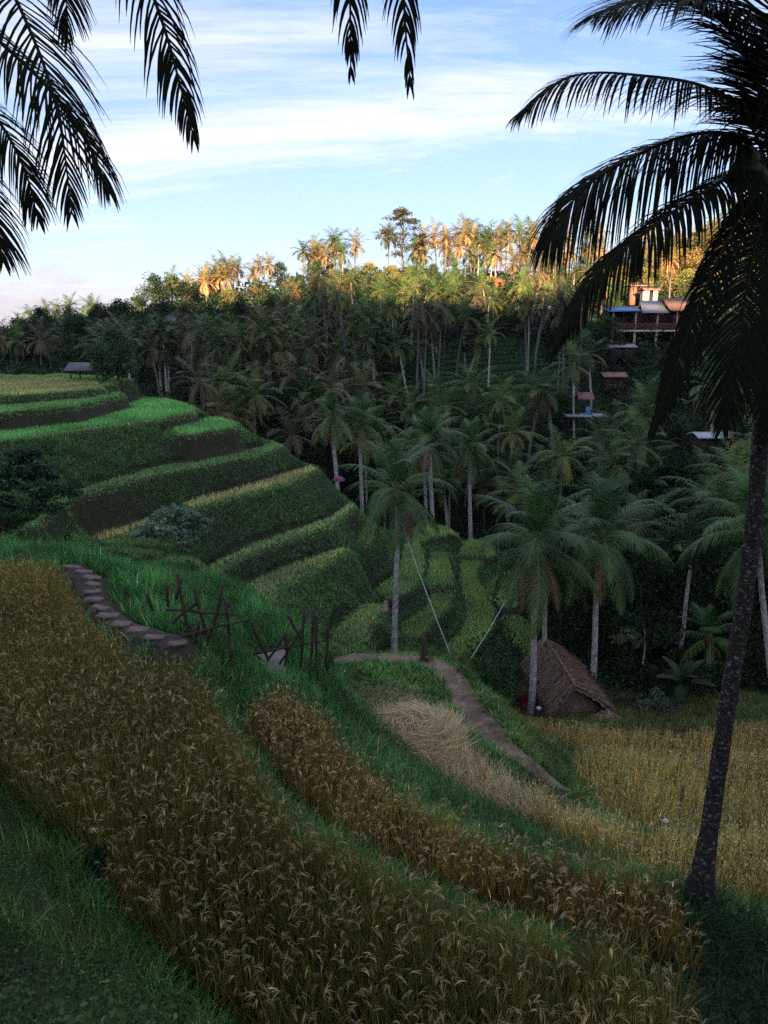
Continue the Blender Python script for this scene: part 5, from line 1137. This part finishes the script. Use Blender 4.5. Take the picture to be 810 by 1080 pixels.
# low bank of cumulus far away near the horizon
mp2 = nd(nt, 'ShaderNodeMapping'); mp2.inputs['Scale'].default_value = (3.2, 3.2, 11); nt.links.new(tc.outputs['Generated'], mp2.inputs[0])
n2 = nd(nt, 'ShaderNodeTexNoise', Scale=2.2, Detail=8, Roughness=.6); nt.links.new(mp2.outputs[0], n2.inputs['Vector'])
low = mth('MULTIPLY', mth('SUBTRACT', mth('ADD', n2.outputs[0], mth('MULTIPLY', mth('SUBTRACT', .085, sep.outputs['Z']), 4.)), .52), 5.)
lowc = nd(nt, 'ShaderNodeClamp'); nt.links.new(low, lowc.inputs[0])
hz = nd(nt, 'ShaderNodeMapRange'); hz.inputs['From Min'].default_value = .0; hz.inputs['From Max'].default_value = .5; hz.inputs['To Min'].default_value = .52; hz.inputs['To Max'].default_value = .0; nt.links.new(sep.outputs['Z'], hz.inputs[0])
bgc = nd(nt, 'ShaderNodeBackground', Strength=1.0); bgc.inputs[0].default_value = (.25, .247, .252, 1)
bgl = nd(nt, 'ShaderNodeBackground', Strength=1.0); bgl.inputs[0].default_value = (.165, .15, .175, 1)
ms = nd(nt, 'ShaderNodeMixShader'); nt.links.new(mth('MAXIMUM', cf.outputs[0], hz.outputs[0]), ms.inputs[0]); nt.links.new(bg.outputs[0], ms.inputs[1]); nt.links.new(bgc.outputs[0], ms.inputs[2])
ms2 = nd(nt, 'ShaderNodeMixShader'); nt.links.new(mth('MULTIPLY', lowc.outputs[0], .75), ms2.inputs[0]); nt.links.new(ms.outputs[0], ms2.inputs[1]); nt.links.new(bgl.outputs[0], ms2.inputs[2])
nt.links.new(ms2.outputs[0], out.inputs[0])
sun = bpy.data.lights.new('sun', 'SUN'); sun.energy = 4.4; sun.angle = R(.5); sun.color = (1, .66, .40)
so = link('sun', sun)
sv = Vector((math.sin(SUN_AZ) * math.cos(SUN_EL), math.cos(SUN_AZ) * math.cos(SUN_EL), math.sin(SUN_EL))); so.rotation_euler = sv.to_track_quat('Z', 'Y').to_euler()
cam = bpy.data.cameras.new('camera'); co = link('camera', cam); scene.camera = co
cam.sensor_fit = 'VERTICAL'; cam.sensor_height = 36; cam.sensor_width = 27; cam.lens = 36 * FPX / 1080; cam.clip_start = .05; cam.clip_end = 9000
co.rotation_euler = (R(90) + PITCH, 0, 0)
vs = scene.view_settings; scene.display_settings.display_device = 'sRGB'; vs.view_transform = 'Standard'; vs.look = 'None'; vs.gamma = 1; vs.use_curve_mapping = False
vs.exposure = 2.3
scene.cycles.use_denoising = False; scene.cycles.max_bounces = 5; scene.cycles.diffuse_bounces = 3; scene.cycles.glossy_bounces = 2; scene.cycles.transmission_bounces = 3
scene.cycles.sample_clamp_indirect = 5


mb = MB(); box(mb, (0, 0, 0), (1, 1, 1)); hzo = mb.obj('haze', None)
mh = bpy.data.materials.new('haze_air'); mh.use_nodes = True; nh = mh.node_tree; nh.nodes.clear(); vh = nd(nh, 'ShaderNodeVolumePrincipled', Density=HAZE); vh.inputs['Color'].default_value = (.75, .85, 1, 1); oh = nd(nh, 'ShaderNodeOutputMaterial'); nh.links.new(vh.outputs[0], oh.inputs['Volume'])
hzo.data.materials.append(mh); hzo.location = (0, 0, 10); hzo.scale = (1900, 1900, 150); tag(hzo, 'thin pale air over the valley', 'haze', kind='stuff')
